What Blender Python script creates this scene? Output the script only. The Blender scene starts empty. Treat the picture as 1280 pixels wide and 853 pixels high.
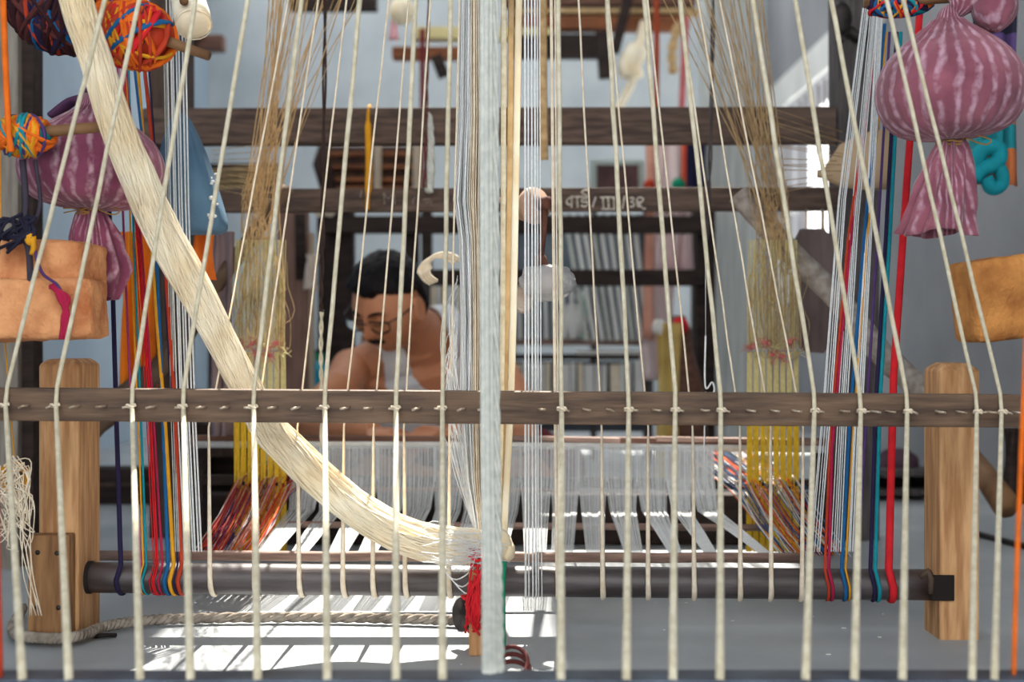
import bpy, bmesh, math, random
from mathutils import Vector, Matrix, noise
C = bpy.context
SC = C.scene
random.seed(7)
rnd = random.uniform
V = Vector
F = 1700.0          # focal length in pixels of the 1280 px wide frame
H = 0.385           # camera height above the floor
# ------------------------------------------------------------------ camera, sky, sun, exposure
cd = bpy.data.cameras.new('camera'); cam = bpy.data.objects.new('camera', cd); SC.collection.objects.link(cam)
cam.location = (0, 0, H); cam.rotation_euler = (math.pi/2, 0, 0)
cd.sensor_width = 36; cd.lens = F*36/1280; cd.clip_start = 0.05
cd.dof.use_dof = True; cd.dof.focus_distance = 1.78; cd.dof.aperture_fstop = 3.8
SC.camera = cam
w = bpy.data.worlds.new('sky'); SC.world = w; w.use_nodes = True
bg = w.node_tree.nodes['Background']; bg.inputs[0].default_value = (0.98, 0.98, 0.97, 1); bg.inputs[1].default_value = 3.6
sl = bpy.data.lights.new('sun', 'SUN'); sl.energy = 14.0; sl.angle = 0.009; sl.color = (1.0, 0.93, 0.82)
so = bpy.data.objects.new('sun', sl); SC.collection.objects.link(so)
SUN_EL = math.radians(57)
so.rotation_euler = V((0.02, math.cos(SUN_EL), math.sin(SUN_EL))).to_track_quat('Z', 'Y').to_euler()
SC.view_settings.view_transform = 'Standard'; SC.view_settings.look = 'None'
SC.view_settings.gamma = 1; SC.view_settings.use_curve_mapping = False
SC.view_settings.exposure = 0.15

# ------------------------------------------------------------------ helpers
def at(px, py, D):
    return V(((px-640)*D/F, D, H-(py-426.5)*D/F))
def lin(c):
    return tuple(((v/255)/12.92 if v/255 <= .04045 else ((v/255+.055)/1.055)**2.4) for v in c)
MATS = {}
def mat(name, c1, c2=None, scale=20, rough=.8, bump=0.0, stretch=(1, 1, 1), metal=0, trans=0, bscale=None, ior=1.45, pos=(.35, .65), sheen=0, sss=0, spec=.3, detail=4):
    if name in MATS: return MATS[name]
    m = bpy.data.materials.new(name); m.use_nodes = True; MATS[name] = m
    nt = m.node_tree; b = nt.nodes['Principled BSDF']
    b.inputs['Roughness'].default_value = rough; b.inputs['Metallic'].default_value = metal
    b.inputs['Transmission Weight'].default_value = trans; b.inputs['IOR'].default_value = ior
    b.inputs['Specular IOR Level'].default_value = spec
    if sheen: b.inputs['Sheen Weight'].default_value = sheen
    if sss:
        b.inputs['Subsurface Weight'].default_value = sss; b.inputs['Subsurface Radius'].default_value = (.012, .005, .003)
    c1 = lin(c1); c2 = lin(c2) if c2 else tuple(x*.82 for x in c1)
    tc = nt.nodes.new('ShaderNodeTexCoord'); mp = nt.nodes.new('ShaderNodeMapping'); mp.inputs['Scale'].default_value = stretch
    nz = nt.nodes.new('ShaderNodeTexNoise'); nz.inputs['Scale'].default_value = scale; nz.inputs['Detail'].default_value = detail
    rp = nt.nodes.new('ShaderNodeValToRGB'); rp.color_ramp.elements[0].position = pos[0]; rp.color_ramp.elements[1].position = pos[1]
    rp.color_ramp.elements[0].color = (*c2, 1); rp.color_ramp.elements[1].color = (*c1, 1)
    L = nt.links.new
    L(tc.outputs['Object'], mp.inputs[0]); L(mp.outputs[0], nz.inputs['Vector']); L(nz.outputs['Fac'], rp.inputs[0]); L(rp.outputs[0], b.inputs['Base Color'])
    if bump:
        n2 = nt.nodes.new('ShaderNodeTexNoise'); n2.inputs['Scale'].default_value = bscale or scale*3; n2.inputs['Detail'].default_value = 3
        bp = nt.nodes.new('ShaderNodeBump'); bp.inputs['Strength'].default_value = bump; bp.inputs['Distance'].default_value = .004
        L(mp.outputs[0], n2.inputs['Vector']); L(n2.outputs['Fac'], bp.inputs['Height']); L(bp.outputs[0], b.inputs['Normal'])
    return m
def frame(t):
    t = t.normalized(); a = V((0, 0, 1)) if abs(t.z) < .9 else V((1, 0, 0))
    s = t.cross(a).normalized(); return s, s.cross(t).normalized()
class G:
    def __init__(s): s.v = []; s.f = []
    def tube(s, pts, r, n=6, fx=1, fy=1, closed=False, cap=True, side=None):
        pts = [V(p) for p in pts]; k = len(pts)
        rs = r if isinstance(r, (list, tuple)) else [r]*k
        b = len(s.v); pu = None
        for i, p in enumerate(pts):
            if closed: t = pts[(i+1) % k]-pts[i-1]
            else: t = pts[min(i+1, k-1)]-pts[max(i-1, 0)]
            if t.length < 1e-9: t = V((0, 0, 1))
            t.normalize()
            if side is not None: u = V(side)-t*t.dot(V(side)); u.normalize()
            elif pu is None: u = frame(t)[0]
            else: u = pu-t*t.dot(pu); u.normalize()
            pu = u; w_ = t.cross(u)
            for j in range(n):
                a = 2*math.pi*j/n; s.v.append(p+u*(math.cos(a)*rs[i]*fx)+w_*(math.sin(a)*rs[i]*fy))
        for i in range(k if closed else k-1):
            for j in range(n):
                a = b+i*n+j; c = b+i*n+(j+1) % n; d = b+((i+1) % k)*n; s.f.append((a, c, d+(j+1) % n, d+j))
        if cap and not closed:
            s.f.append(tuple(b+j for j in range(n))[::-1]); s.f.append(tuple(b+(k-1)*n+j for j in range(n)))
        return s
    def box(s, lo, hi, M=None, bev=0.0):
        lo = V(lo); hi = V(hi); c = (lo+hi)/2; h = (hi-lo)/2; b = len(s.v)
        if bev <= 0:
            P = [(x, y, z) for x in (-1, 1) for y in (-1, 1) for z in (-1, 1)]
            for x, y, z in P:
                p = V((c.x+x*h.x, c.y+y*h.y, c.z+z*h.z)); s.v.append(M @ p if M else p)
            for q in ((0, 1, 3, 2), (4, 6, 7, 5), (0, 4, 5, 1), (2, 3, 7, 6), (0, 2, 6, 4), (1, 5, 7, 3)): s.f.append(tuple(b+i for i in q))
        else:
            bm = bmesh.new(); bmesh.ops.create_cube(bm, size=2)
            for v in bm.verts: v.co = V((v.co.x*h.x, v.co.y*h.y, v.co.z*h.z))
            bmesh.ops.bevel(bm, geom=bm.edges[:], offset=bev, segments=2, affect='EDGES', profile=.6)
            bm.verts.index_update()
            for v in bm.verts:
                p = v.co+c; s.v.append(M @ p if M else p)
            for f in bm.faces: s.f.append(tuple(b+v.index for v in f.verts))
            bm.free()
        return s
    def bar(s, p, q, wx, wy, bev=0.0, up=(0, 0, 1)):
        """rectangular timber from p to q: wx wide across, wy tall along up"""
        p = V(p); q = V(q); t = (q-p); Ln = t.length; t.normalize(); u = V(up)-t*t.dot(V(up)); u.normalize(); sd = t.cross(u)
        M = Matrix(((t.x, sd.x, u.x, p.x), (t.y, sd.y, u.y, p.y), (t.z, sd.z, u.z, p.z), (0, 0, 0, 1)))
        return s.box((0, -wx/2, -wy/2), (Ln, wx/2, wy/2), M, bev)
    def ell(s, c, rx, ry, rz, M=None, nu=16, nv=10, disp=None):
        c = V(c); b = len(s.v)
        for i in range(nv+1):
            th = math.pi*i/nv
            for j in range(nu):
                ph = 2*math.pi*j/nu; d = V((math.sin(th)*math.cos(ph), math.sin(th)*math.sin(ph), math.cos(th)))
                p = V((d.x*rx, d.y*ry, d.z*rz))
                if disp: p = disp(d, p)
                s.v.append(c+(M @ p if M else p))
        for i in range(nv):
            for j in range(nu):
                s.f.append((b+i*nu+j, b+(i+1)*nu+j, b+(i+1)*nu+(j+1) % nu, b+i*nu+(j+1) % nu))
        return s
    def lathe(s, prof, c, M=None, n=32, mod=None):
        c = V(c); b = len(s.v); k = len(prof)
        for i, (r, z) in enumerate(prof):
            for j in range(n):
                a = 2*math.pi*j/n; rr = r*(mod(a, i/(k-1)) if mod else 1); p = V((rr*math.cos(a), rr*math.sin(a), z)); s.v.append(c+(M @ p if M else p))
        for i in range(k-1):
            for j in range(n): s.f.append((b+i*n+j, b+i*n+(j+1) % n, b+(i+1)*n+(j+1) % n, b+(i+1)*n+j))
        s.f.append(tuple(b+j for j in range(n))[::-1]); s.f.append(tuple(b+(k-1)*n+j for j in range(n)))
        return s
    def build(s, name, m, parent=None, smooth=True, **props):
        off = root_loc(parent); me = bpy.data.meshes.new(name)
        me.from_pydata([v-off for v in s.v], [], s.f); me.materials.append(m)
        bm = bmesh.new(); bm.from_mesh(me); bmesh.ops.remove_doubles(bm, verts=bm.verts[:], dist=1e-6); bmesh.ops.recalc_face_normals(bm, faces=bm.faces[:]); bm.to_mesh(me); bm.free()
        if smooth: me.polygons.foreach_set('use_smooth', [True]*len(me.polygons))
        o = bpy.data.objects.new(name, me); SC.collection.objects.link(o)
        if parent is not None: o.parent = parent
        for k, val in props.items():
            if val: o[k] = val
        return o
def root_loc(o):
    if o is None: return V((0, 0, 0))
    while o.parent: o = o.parent
    return V(o.location)
def thing(name, label, cat, loc, group=None):
    o = bpy.data.objects.new(name, None); SC.collection.objects.link(o); o.location = loc; o.empty_display_size = .05
    o['label'] = label; o['category'] = cat
    if group: o['group'] = group
    return o
def solo(g, name, m, label, cat, group=None, smooth=True, kind=None):
    return g.build(name, m, None, smooth, label=label, category=cat, group=group, kind=kind)
def lerp(a, b, t): return a+(b-a)*t
def path(ctrl, n=8):
    """Catmull-Rom through the control points"""
    P = [V(p) for p in ctrl]; P = [P[0]*2-P[1]]+P+[P[-1]*2-P[-2]]; out = []
    for i in range(1, len(P)-2):
        for k in range(n):
            t = k/n; a, b, c, d = P[i-1], P[i], P[i+1], P[i+2]
            out.append(.5*((2*b)+(c-a)*t+(2*a-5*b+4*c-d)*t*t+(3*b-a-3*c+d)*t**3))
    out.append(P[-2]); return out
ORD = ['first', 'second', 'third', 'fourth', 'fifth', 'sixth', 'seventh', 'eighth', 'ninth', 'tenth', 'eleventh', 'twelfth', 'thirteenth', 'fourteenth']

# ------------------------------------------------------------------ materials
M_floor = mat('cement floor', (176, 181, 184), (150, 155, 160), 3, .55, .15, bscale=40, spec=.4)
M_wall = mat('lime washed wall', (186, 193, 196), (170, 178, 183), 4, .9, .1, bscale=60)
M_wallr = mat('grey plaster wall', (150, 151, 154), (136, 137, 141), 3, .9, .12, bscale=60)
M_wallL = mat('pale blue wall', (164, 180, 194), (150, 167, 182), 3, .9, .12, bscale=60)
M_ceil = mat('ceiling plaster', (190, 192, 192), None, 4, .9)
M_white = mat('white paint', (232, 232, 228), None, 6, .6)
M_cream = mat('cream cotton cord', (222, 214, 190), (198, 188, 160), 90, .85, .1, sheen=.2)
M_tape = mat('cream cotton tape', (240, 228, 206), (222, 205, 180), 90, .85, .2)
M_pale = mat('pale grey cord', (206, 208, 200), (186, 190, 184), 120, .8, .12)
M_skein = mat('ivory cotton skein', (250, 240, 216), (234, 214, 176), 14, .9, .2, bscale=160, sheen=.3)
M_warp = mat('white silk warp', (238, 240, 240), (222, 226, 228), 200, .45, spec=.6)
M_tan = mat('tan linen cord', (204, 174, 130), (170, 140, 98), 60, .85)
M_darkcord = mat('dark brown cord', (70, 52, 46), (48, 36, 34), 80, .85)
M_beam = mat('old dark brown beam', (104, 86, 76), (70, 57, 52), 14, .75, .35, (1, 8, 8), bscale=30)
M_rail = mat('weathered brown rail', (112, 88, 68), (70, 52, 40), 10, .6, .35, (1, 9, 9), bscale=24, spec=.45)
M_post = mat('pale sawn post wood', (214, 168, 120), (172, 124, 82), 12, .7, .3, (9, 9, 1), bscale=24)
M_plate = mat('stained brown board', (156, 116, 76), (120, 84, 54), 12, .7, .3, (9, 9, 1), bscale=24)
M_tall = mat('dark upright wood', (82, 66, 58), (56, 45, 42), 12, .8, .3, (8, 8, 1), bscale=24)
M_greypost = mat('grey weathered upright', (92, 86, 86), (66, 61, 62), 12, .8, .3, (8, 8, 1), bscale=24)
M_roller = mat('polished dark roller', (84, 76, 78), (58, 50, 50), 8, .42, .12, (1, 8, 8), spec=.6)
M_rod = mat('reddish wood rod', (160, 132, 120), (122, 98, 88), 14, .6, .2, (1, 10, 10))
M_batten = mat('red brown batten', (122, 86, 70), (88, 60, 50), 10, .6, .3, (1, 9, 9))
M_iron = mat('dark iron', (64, 58, 58), (44, 40, 40), 40, .5, .2, metal=.6)
M_black = mat('black and notch shade', (38, 32, 30), None, 30, .9)
M_log = mat('grey peeled log', (166, 158, 150), (128, 118, 110), 10, .8, .4, (6, 6, 6), bscale=20)
M_branch = mat('dark branch bark', (104, 86, 72), (72, 58, 50), 14, .85, .5, bscale=40)
M_stick = mat('brown stick', (132, 98, 66), (96, 68, 46), 20, .6, .2)
M_brick = mat('orange brick', (226, 162, 112), (184, 112, 70), 30, .95, 1, bscale=150, pos=(.3, .62), detail=9)
M_brick2 = mat('ochre brick', (206, 142, 78), (150, 94, 48), 26, .95, 1, bscale=150, pos=(.32, .66), detail=9)
M_dust = mat('brick dust', (236, 220, 204), (208, 182, 160), 30, .95, .4)
M_rope = mat('grey jute rope', (160, 150, 138), (118, 108, 98), 60, .95, .5)
M_dkwood = mat('blackened loom timber', (58, 46, 42), (40, 32, 30), 12, .8, .2, (1, 6, 6))
def plain(name, c, rough=.8): return mat(name, c, None, 60, rough, .15)
M_red = plain('red cotton', (214, 34, 44)); M_crim = plain('crimson cotton', (176, 30, 72)); M_navy = plain('navy cotton', (36, 30, 66))
M_teal = plain('teal cotton', (16, 142, 156)); M_blue = plain('blue cotton', (26, 96, 150)); M_yel = plain('golden cotton', (226, 160, 34))
M_orange = plain('orange cotton', (236, 112, 26)); M_rust = plain('rust red cotton', (186, 62, 36)); M_purp = plain('violet cotton', (82, 56, 112))
M_brown = plain('brown cotton', (92, 44, 42)); M_green = plain('green cotton', (16, 140, 104)); M_pink = plain('pink cotton', (222, 128, 124))
M_mag = plain('magenta cotton', (168, 60, 110)); M_heddle = mat('yellow nylon heddle', (238, 200, 44), (208, 164, 26), 120, .45, .1, (6, 6, 1), spec=.5)
M_heddle2 = mat('pale heddle', (226, 214, 160), (200, 184, 122), 120, .5, .1, (6, 6, 1), spec=.5)
M_plastic = mat('clear plastic wrap', (246, 248, 250), None, 20, .15, 1, trans=.6, bscale=60, ior=1.3)

# ------------------------------------------------------------------ the room
XL, XR, YB, ZC = -1.45, 1.22, 6.5, 3.2
def struct(g, name, m, parent=None, smooth=False):
    return g.build(name, m, parent, smooth, kind=None if parent else 'structure')
struct(G().box((XL-.2, -1.5, -.1), (XR+.2, YB+.2, 0)), 'floor', M_floor)
g = G(); g.box((XL-.2, YB, 0), (XR+.2, YB+.15, 2.1)); g.box((XL-.2, YB, 3.1), (XR+.2, YB+.15, ZC))
for x0, x1 in ((XL-.2, -.5), (.35, .45), (XR-.05, XR+.2)): g.box((x0, YB, 2.1), (x1, YB+.15, 3.1))  # high openings above the view, added to brighten the back
struct(g, 'wall_back', M_wall)
g = G(); g.box((XL-.15, -1.5, 0), (XL, YB, 2.08)); g.box((XL-.15, -1.5, 3.1), (XL, YB, ZC))
for y0, y1 in ((-1.5, 1.8), (3.2, 3.35), (4.75, 4.9), (6.3, YB)): g.box((XL-.15, y0, 2.08), (XL, y1, 3.1))  # unseen high side openings, added for soft ambient light
struct(g, 'wall_left', M_wallL)
# right wall with a long barred window whose head slopes away in perspective
wy0, wy1, wz0, wz1 = 4.55, 6.3, .55, 1.43
g = G(); g.box((XR, -1.5, 0), (XR+.15, wy0, ZC)); g.box((XR, wy1, 0), (XR+.15, YB, ZC)); g.box((XR, wy0, 0), (XR+.15, wy1, wz0)); g.box((XR, wy0, wz1), (XR+.15, wy1, 2.08)); g.box((XR, wy0, 3.1), (XR+.15, wy1, ZC)); g.box((XR, 5.3, 2.08), (XR+.15, 5.45, 3.1))  # upper openings over the window are unseen, added for side light
struct(g, 'wall_right', M_wallr)
g = G(); g.box((XR-.02, wy0-.1, wz1), (XR+.001, wy1+.19, wz1+.13), bev=.004)
win = struct(g, 'window_1', M_white)
for i in range(15):
    y = wy0+.06+i*.117
    G().bar((XR+.03, y, wz0), (XR+.03, y, wz1), .009, .012, up=(0, 1, 0)).build('window_bar', M_greypost if i % 3 else M_wallr, win, False)
G().box((XR+.03, wy0, wz0+.42), (XR+.08, wy1, wz0+.45)).build('window_rail', M_white, win, False)
# ceiling with roof lights
holes = [(-.38, .13, 3.34, 4.24), (.13, .56, 4.16, 4.8)]
xs = sorted({XL-.2, XR+.2, *(h[0] for h in holes), *(h[1] for h in holes)}); ys = sorted({-1.5, YB+.2, *(h[2] for h in holes), *(h[3] for h in holes)})
g = G()
for i in range(len(xs)-1):
    for j in range(len(ys)-1):
        cx, cy = (xs[i]+xs[i+1])/2, (ys[j]+ys[j+1])/2
        if not any(h[0] < cx < h[1] and h[2] < cy < h[3] for h in holes): g.box((xs[i], ys[j], ZC), (xs[i+1], ys[j+1], ZC+.1))
struct(g, 'ceiling', M_ceil)
# whitewashed pillar at the back right
a = at(882, 0, 4.3); b = at(940, 0, 4.3)
pl = struct(G().box((a.x, 4.3, 0), (b.x, 4.45, ZC), bev=.006), 'column', mat('whitewashed pillar', (208, 212, 208), (176, 180, 178), 6, .9, .2, (10, 10, .6), bscale=20))

# ------------------------------------------------------------------ short front posts, roller, nail rail
def shortpost(label, x0, x1, ytop, yback, cham, extra):
    zt = at(0, ytop, 1.75).z; X0 = at(x0, 0, 1.75).x; X1 = at(x1, 0, 1.75).x; c = cham
    t = thing('loom_post', label, 'post', ((X0+X1)/2, 1.8, 0)); g = G(); b = 0
    pr = [(X0, 1.75), (X1, 1.75), (X1, yback), (X0, yback)]
    ins = [(X0+c, 1.75+c), (X1-c, 1.75+c), (X1-c, yback-c), (X0+c, yback-c)]
    g.v = [V((x, y, -.01)) for x, y in pr]+[V((x, y, zt-c*.8)) for x, y in pr]+[V((x, y, zt)) for x, y in ins]
    g.f = [(0, 1, 2, 3)]+[(i, (i+1) % 4, 4+(i+1) % 4, 4+i) for i in range(4)]+[(4+i, 4+(i+1) % 4, 8+(i+1) % 4, 8+i) for i in range(4)]+[(8, 9, 10, 11)]
    o = g.build('post_body', M_post, t, False)
    bv = o.modifiers.new('edges', 'BEVEL'); bv.width = .003; bv.segments = 2
    return t
lp = shortpost('pale wooden post with a nailed board at its foot, by the roller end', 48, 98, 449, 1.843, .009, 0)
rp = shortpost('pale wooden post with a dark shaded notch holding the roller end', 1175, 1225, 454, 1.82, .011, 0)
# board nailed on the left post
a = at(38, 668, 1.735); b = at(90, 776, 1.735)
pb = G().box((a.x, 1.725, .002), (b.x, 1.749, a.z), bev=.002).build('foot_board', M_plate, lp, False)
for px, py in ((47, 691), (71, 692), (46, 760), (73, 760)):
    p = at(px, py, 1.725); G().ell(p, .0032, .002, .0032, nu=8, nv=5).build('nail', M_iron, pb)
# black plate painting the shade of the notch on the right post
a = at(1163, 719, 1.75); b = at(1192, 751, 1.75)
G().box((a.x, 1.746, b.z), (b.x, 1.7505, a.z), bev=.001).build('notch_shade', M_black, rp, False)
G().tube([at(1150, 722, 1.742), at(1160, 714, 1.738), at(1164, 724, 1.738), at(1163, 742, 1.742)], .004, 6).build('leather_tie', M_branch, rp)
# roller
A = at(104, 722, 1.79); B = at(1166, 731.5, 1.79)
rol = thing('warp_roller', 'long dark polished roller across the posts with cords wrapped round it', 'roller', A)
G().tube([A+(B-A)*i/24 for i in range(25)], .0202, 28).build('roller_body', M_roller, rol)
G().tube([A-V((.005, 0, 0)), A+V((.012, 0, 0))], .0215, 24).build('end_band', M_black, rol)
G().tube([B-V((.012, 0, 0)), B+V((.02, -.005, 0))], .0185, 20).build('end_band', M_black, rol)
# thin rod above it, second rod
solo(G().tube([at(122, 694, 1.97)+V((i*.068, rnd(-.002, .002), rnd(-.001, .001)-i*.0003)) for i in range(16)], .0075, 10), 'warp_rod', M_rod, 'thin reddish wooden rod tied to warp threads just above the dark roller', 'rod')
solo(G().tube([at(360, 656, 2.16), at(660, 658, 2.16), at(962, 660, 2.16)], .0055, 8), 'lease_rod', M_rod, 'slim wooden rod lying across the hanging white warp groups', 'rod')
# rail with nails
RY = 1.60
a = at(-60, 485.5, RY); b = at(1276, 531, RY); zl = .002
nr = thing('nail_rail', 'brown weathered rail with bent nails holding the thick cream cords', 'rail', (0, RY, a.z))
g = G(); g.v = []; g.bar(V((a.x, RY+.015, (at(0, 485, RY).z+at(0, 526, RY).z)/2)), V((b.x, RY+.015, (at(0, 494, RY).z+at(0, 535, RY).z)/2)), .03, at(0, 485, RY).z-at(0, 526, RY).z, .0018)
g.build('rail_board', M_rail, nr, False)
def rail_y(px): return 507+(px/1280)*8.5-.5
M_nail = mat('bright worn nail', (214, 200, 180), (160, 140, 120), 60, .4, metal=.5)
for px in (8, 37, 71, 100, 133, 166, 195, 231, 257, 287, 317, 346, 375, 407, 436, 465, 496, 525, 553, 581, 607, 672, 702, 729, 758, 787, 816, 844, 876, 901, 933, 963, 990, 1018, 1050, 1076, 1088, 1107, 1134, 1169, 1195, 1222, 1232, 1252, 1265):
    p = at(px, rail_y(px), RY); s = 1 if px > 640 else -1
    G().tube([p+V((0, .006, 0)), p+V((0, -.008, 0)), p+V((s*.004, -.012, -.0005)), p+V((s*.009, -.0125, -.001+rnd(-.002, .001)))], .0013, 6).build('nail', M_nail, nr)
# near dark bar the cords are stretched to
a = at(-60, 847, 1.2); b = at(1345, 847, 1.2)
solo(G().box((a.x, 1.19, a.z-.04), (b.x, 1.23, a.z), bev=.003), 'anchor_bar', mat('blue grey steel bar', (84, 96, 112), (60, 68, 82), 20, .4, .1, metal=.2), 'dark blue grey bar low in front, where thick cream cords end', 'bar', smooth=False)

# ------------------------------------------------------------------ thick cream cords over the rail
thick = [(133, 7, 28), (175, 70, 86), (245, 165, 175), (310, 229, 238), (377, 317, 322), (450, 406, 409), (520, 495, 495), (564, 553, 553),
         (698, 702, 701), (759, 786, 783), (805, 844, 841), (850, 901, 900), (940, 1018, 1007), (993, 1076, 1068), (1038, 1134, 1128), (1107, 1221, 1215), (1128, 1252, 1243)]
for i, (xt, xr, xb) in enumerate(thick):
    k = -260; xtt = xt+(xt-xr)*(-k)/rail_y(xr)
    p0 = at(xtt, k, 1.42); pr = at(xr, rail_y(xr), RY-.006); p1 = at(xb, 850, 1.192)
    top = [p0.lerp(pr+V((0, .004, .022)), t/14)+V((rnd(-.0006, .0006), 0, 0)) for t in range(15)]
    bot = [pr.lerp(p1, t/10) for t in range(11)]
    wdt = .0026 if xr < 1200 else .0023
    rr = [wdt*rnd(.96, 1.06) for _ in top]+[lerp(wdt*1.05, wdt*1.55, t/10) for t in range(11)]
    if i < 8: lab = 'thick cream cord over the nail rail, %s from its left end' % ORD[i]
    else: lab = 'thick cream cord over the nail rail, %s from its right end' % ORD[len(thick)-1-i]
    t = thing('tension_cord', lab, 'cord', pr, 'thick cream cords stretched over the nail rail')
    G().tube(top+bot, rr, 8).build('cord_strand', M_cream, t)
    G().tube([pr+V((.005*math.cos(q), -.004+.004*math.sin(q), .002*math.sin(2*q))) for q in [j*.7 for j in range(9)]], .0014, 6).build('nail_loop', M_tape, t)

# thin cream tapes running behind the rail to the roller
thin = [(360, 261, 267), (397, 320, 322), (433, 372, 377), (485, 430, 431), (511, 467, 468), (538, 505, 508), (574, 562, 562),
        (723, 752, 752), (761, 810, 808), (810, 866, 865), (850, 925, 922), (873, 963, 960), (900, 1004, 998)]
for i, (xt, xr, xb) in enumerate(thin):
    k = -260; xtt = xt+(xt-xr)*(-k)/530
    ax = A.lerp(B, (xb-104)/1062.)
    p0 = at(xtt, k, 1.62); pm = at(xr, 535, 1.752)
    up = [p0.lerp(pm, t/14)+V((rnd(-.0005, .0005), 0, 0)) for t in range(15)]
    pe = V((ax.x-.0, ax.y-.0225, ax.z+.004))
    dn = [pm.lerp(pe, t/8) for t in range(1, 9)]
    wrap = [V((ax.x+.0004*q, ax.y-.0222*math.cos(q*.3), ax.z-.0222*math.sin(q*.3))) for q in range(1, 7)]
    rr = [.0013]*15+[lerp(.0016, .0034, t/8) for t in range(1, 9)]+[.0036]*6
    if i < 7: lab = 'thin cream tape running behind the rail to the roller, %s from the left' % ORD[i]
    else: lab = 'thin cream tape running behind the rail to the roller, %s from the right' % ORD[12-i]
    g = G(); g.tube(up+dn+wrap, rr, 6, fx=1, fy=.6, side=(1, 0, 0))
    solo(g, 'warp_tape', M_tape, lab, 'tape', 'thin cream tapes wrapped on the roller')

# ------------------------------------------------------------------ coloured warp strands at both sides (down to the roller)
def strand(name, m, label, xs_, wpx, D0=1.86, n=1, fan=0, cat='strand', group=None, wind=True):
    """xs_: list of (px,py); wpx width in px; n separate threads side by side"""
    g = G(); pts = [(x, y) for x, y in xs_]
    for q in range(n):
        off = (q-(n-1)/2)*(wpx/max(n, 1)); r = wpx*D0/F/2/max(n, 1)*(rnd(.4, .72) if n > 1 else 1); off += rnd(-.25, .25)*wpx/n if n > 1 else 0
        P = []; R = []
        for i, (x, y) in enumerate(pts):
            tt = max(0, min(1, (y-60)/640.)); D = lerp(1.97, 1.768, tt); sp = lerp(1+fan, 1, tt)
            P.append(at(x+off*sp, y, D)); R.append(r)
        if wind:
            ax = A.lerp(B, (pts[-1][0]+off-104)/1062.)
            for qq in range(0, 7): P.append(V((ax.x+.0005*qq, ax.y-.0218*math.cos(qq*.28), ax.z-.0218*math.sin(qq*.28)))); R.append(r)
        g.tube(P, R, 6 if n == 1 else 4, fx=1, fy=.6 if n == 1 else 1, side=(1, 0, 0))
    return solo(g, name, m, label, cat, group)
GL = 'coloured warp strands at the left of the roller'; GR = 'coloured warp strands at the right of the roller'
strand('warp_strand', M_navy, 'dark navy strand nearest the left post, dropping to the roller', [(126, 60), (140, 330), (146, 540), (151, 706)], 6, group=GL)
strand('warp_strand', M_mag, 'magenta strand beside the navy one, left of the roller', [(146, 60), (155, 300), (163, 490), (176, 706)], 3, group=GL)
strand('warp_strand', M_teal, 'thin teal strand beside a gold one near the left post', [(160, 60), (168, 320), (176, 520), (183, 706)], 3, group=GL)
strand('warp_strand', M_yel, 'thin golden strand ending between magenta and teal on the roller', [(158, 60), (164, 330), (174, 560), (179, 706)], 2.4, group=GL)
strand('warp_strand', M_red, 'broad bright red strand on the left half of the roller', [(150, 60), (172, 310), (184, 480), (195, 706)], 10, n=3, group=GL)
strand('warp_strand', M_crim, 'narrow crimson strand close beside the broad red one', [(156, 60), (178, 320), (190, 490), (203, 706)], 3, group=GL)
strand('warp_strand', M_blue, 'blue strand pressed against a golden yellow strand, left side', [(166, 60), (196, 330), (204, 530), (210, 706)], 5, group=GL)
strand('warp_strand', M_yel, 'golden yellow strand pressed against the blue strand, left side', [(170, 60), (190, 320), (207, 540), (217, 706)], 5, group=GL)
strand('warp_strand', M_rust, 'rust red strand slanting from the yarn bundle to the roller', [(178, 60), (206, 330), (218, 500), (227, 706)], 5, group=GL)
strand('warp_strand', M_navy, 'very dark strand hanging behind the top of the rust red strand', [(184, 60), (205, 330), (214, 500), (222, 706)], 2.5, group=GL)
strand('white_warp_bunch', M_warp, 'bunch of thin white threads in front of the blue bag', [(218, -60), (224, 250), (232, 500), (241, 690)], 24, n=7, fan=.1, wind=False, group=GL)
strand('white_warp_bunch', M_pale, 'narrow bunch of grey white threads beside the rust red strand', [(207, 40), (211, 250), (216, 500), (222, 690)], 7, n=3, wind=False, group=GL)
strand('warp_strand', M_red, 'bright red strand at the right end of the roller', [(1150, 10), (1134, 220), (1117, 470), (1111, 712)], 9.5, group=GR)
strand('warp_strand', M_teal, 'bright teal strand pressed against a black navy strand', [(1126, 40), (1112, 300), (1100, 500), (1094, 712)], 5, group=GR)
strand('warp_strand', M_navy, 'black navy strand pressed against the bright teal strand', [(1121, 40), (1107, 300), (1095, 500), (1088, 712)], 5, group=GR)
strand('warp_strand', M_purp, 'violet strand between the white threads and the teal strand', [(1112, 40), (1098, 280), (1086, 470), (1076, 640), (1070, 712)], 3.6, group=GR)
strand('warp_strand', M_blue, 'deep blue strand amid white threads, right side of the roller', [(1106, 30), (1080, 300), (1062, 530), (1052, 712)], 4.5, group=GR)
strand('warp_strand', M_yel, 'pale golden strand beside the deep blue strand', [(1108, 40), (1084, 300), (1067, 530), (1057, 712)], 2.6, group=GR)
strand('warp_strand', M_crim, 'crimson strand amid white threads, slanting towards the right roller end', [(1100, 20), (1066, 270), (1048, 470), (1040, 560), (1036, 712)], 4, group=GR)
strand('warp_strand', M_rust, 'rust brown strand ending at the left edge of the right strands', [(1098, 30), (1060, 300), (1038, 540), (1031, 712)], 3.5, group=GR)
strand('white_warp_bunch', M_warp, 'bunch of white threads at the inner edge of the right strands', [(1082, 10), (1052, 250), (1034, 500), (1018, 690)], 14, n=5, fan=-.35, wind=False, group=GR)
strand('white_warp_bunch', M_warp, 'bunch of white threads between the crimson and deep blue strands', [(1093, 10), (1068, 280), (1054, 500), (1045, 690)], 14, n=5, fan=-.35, wind=False, group=GR)
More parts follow.
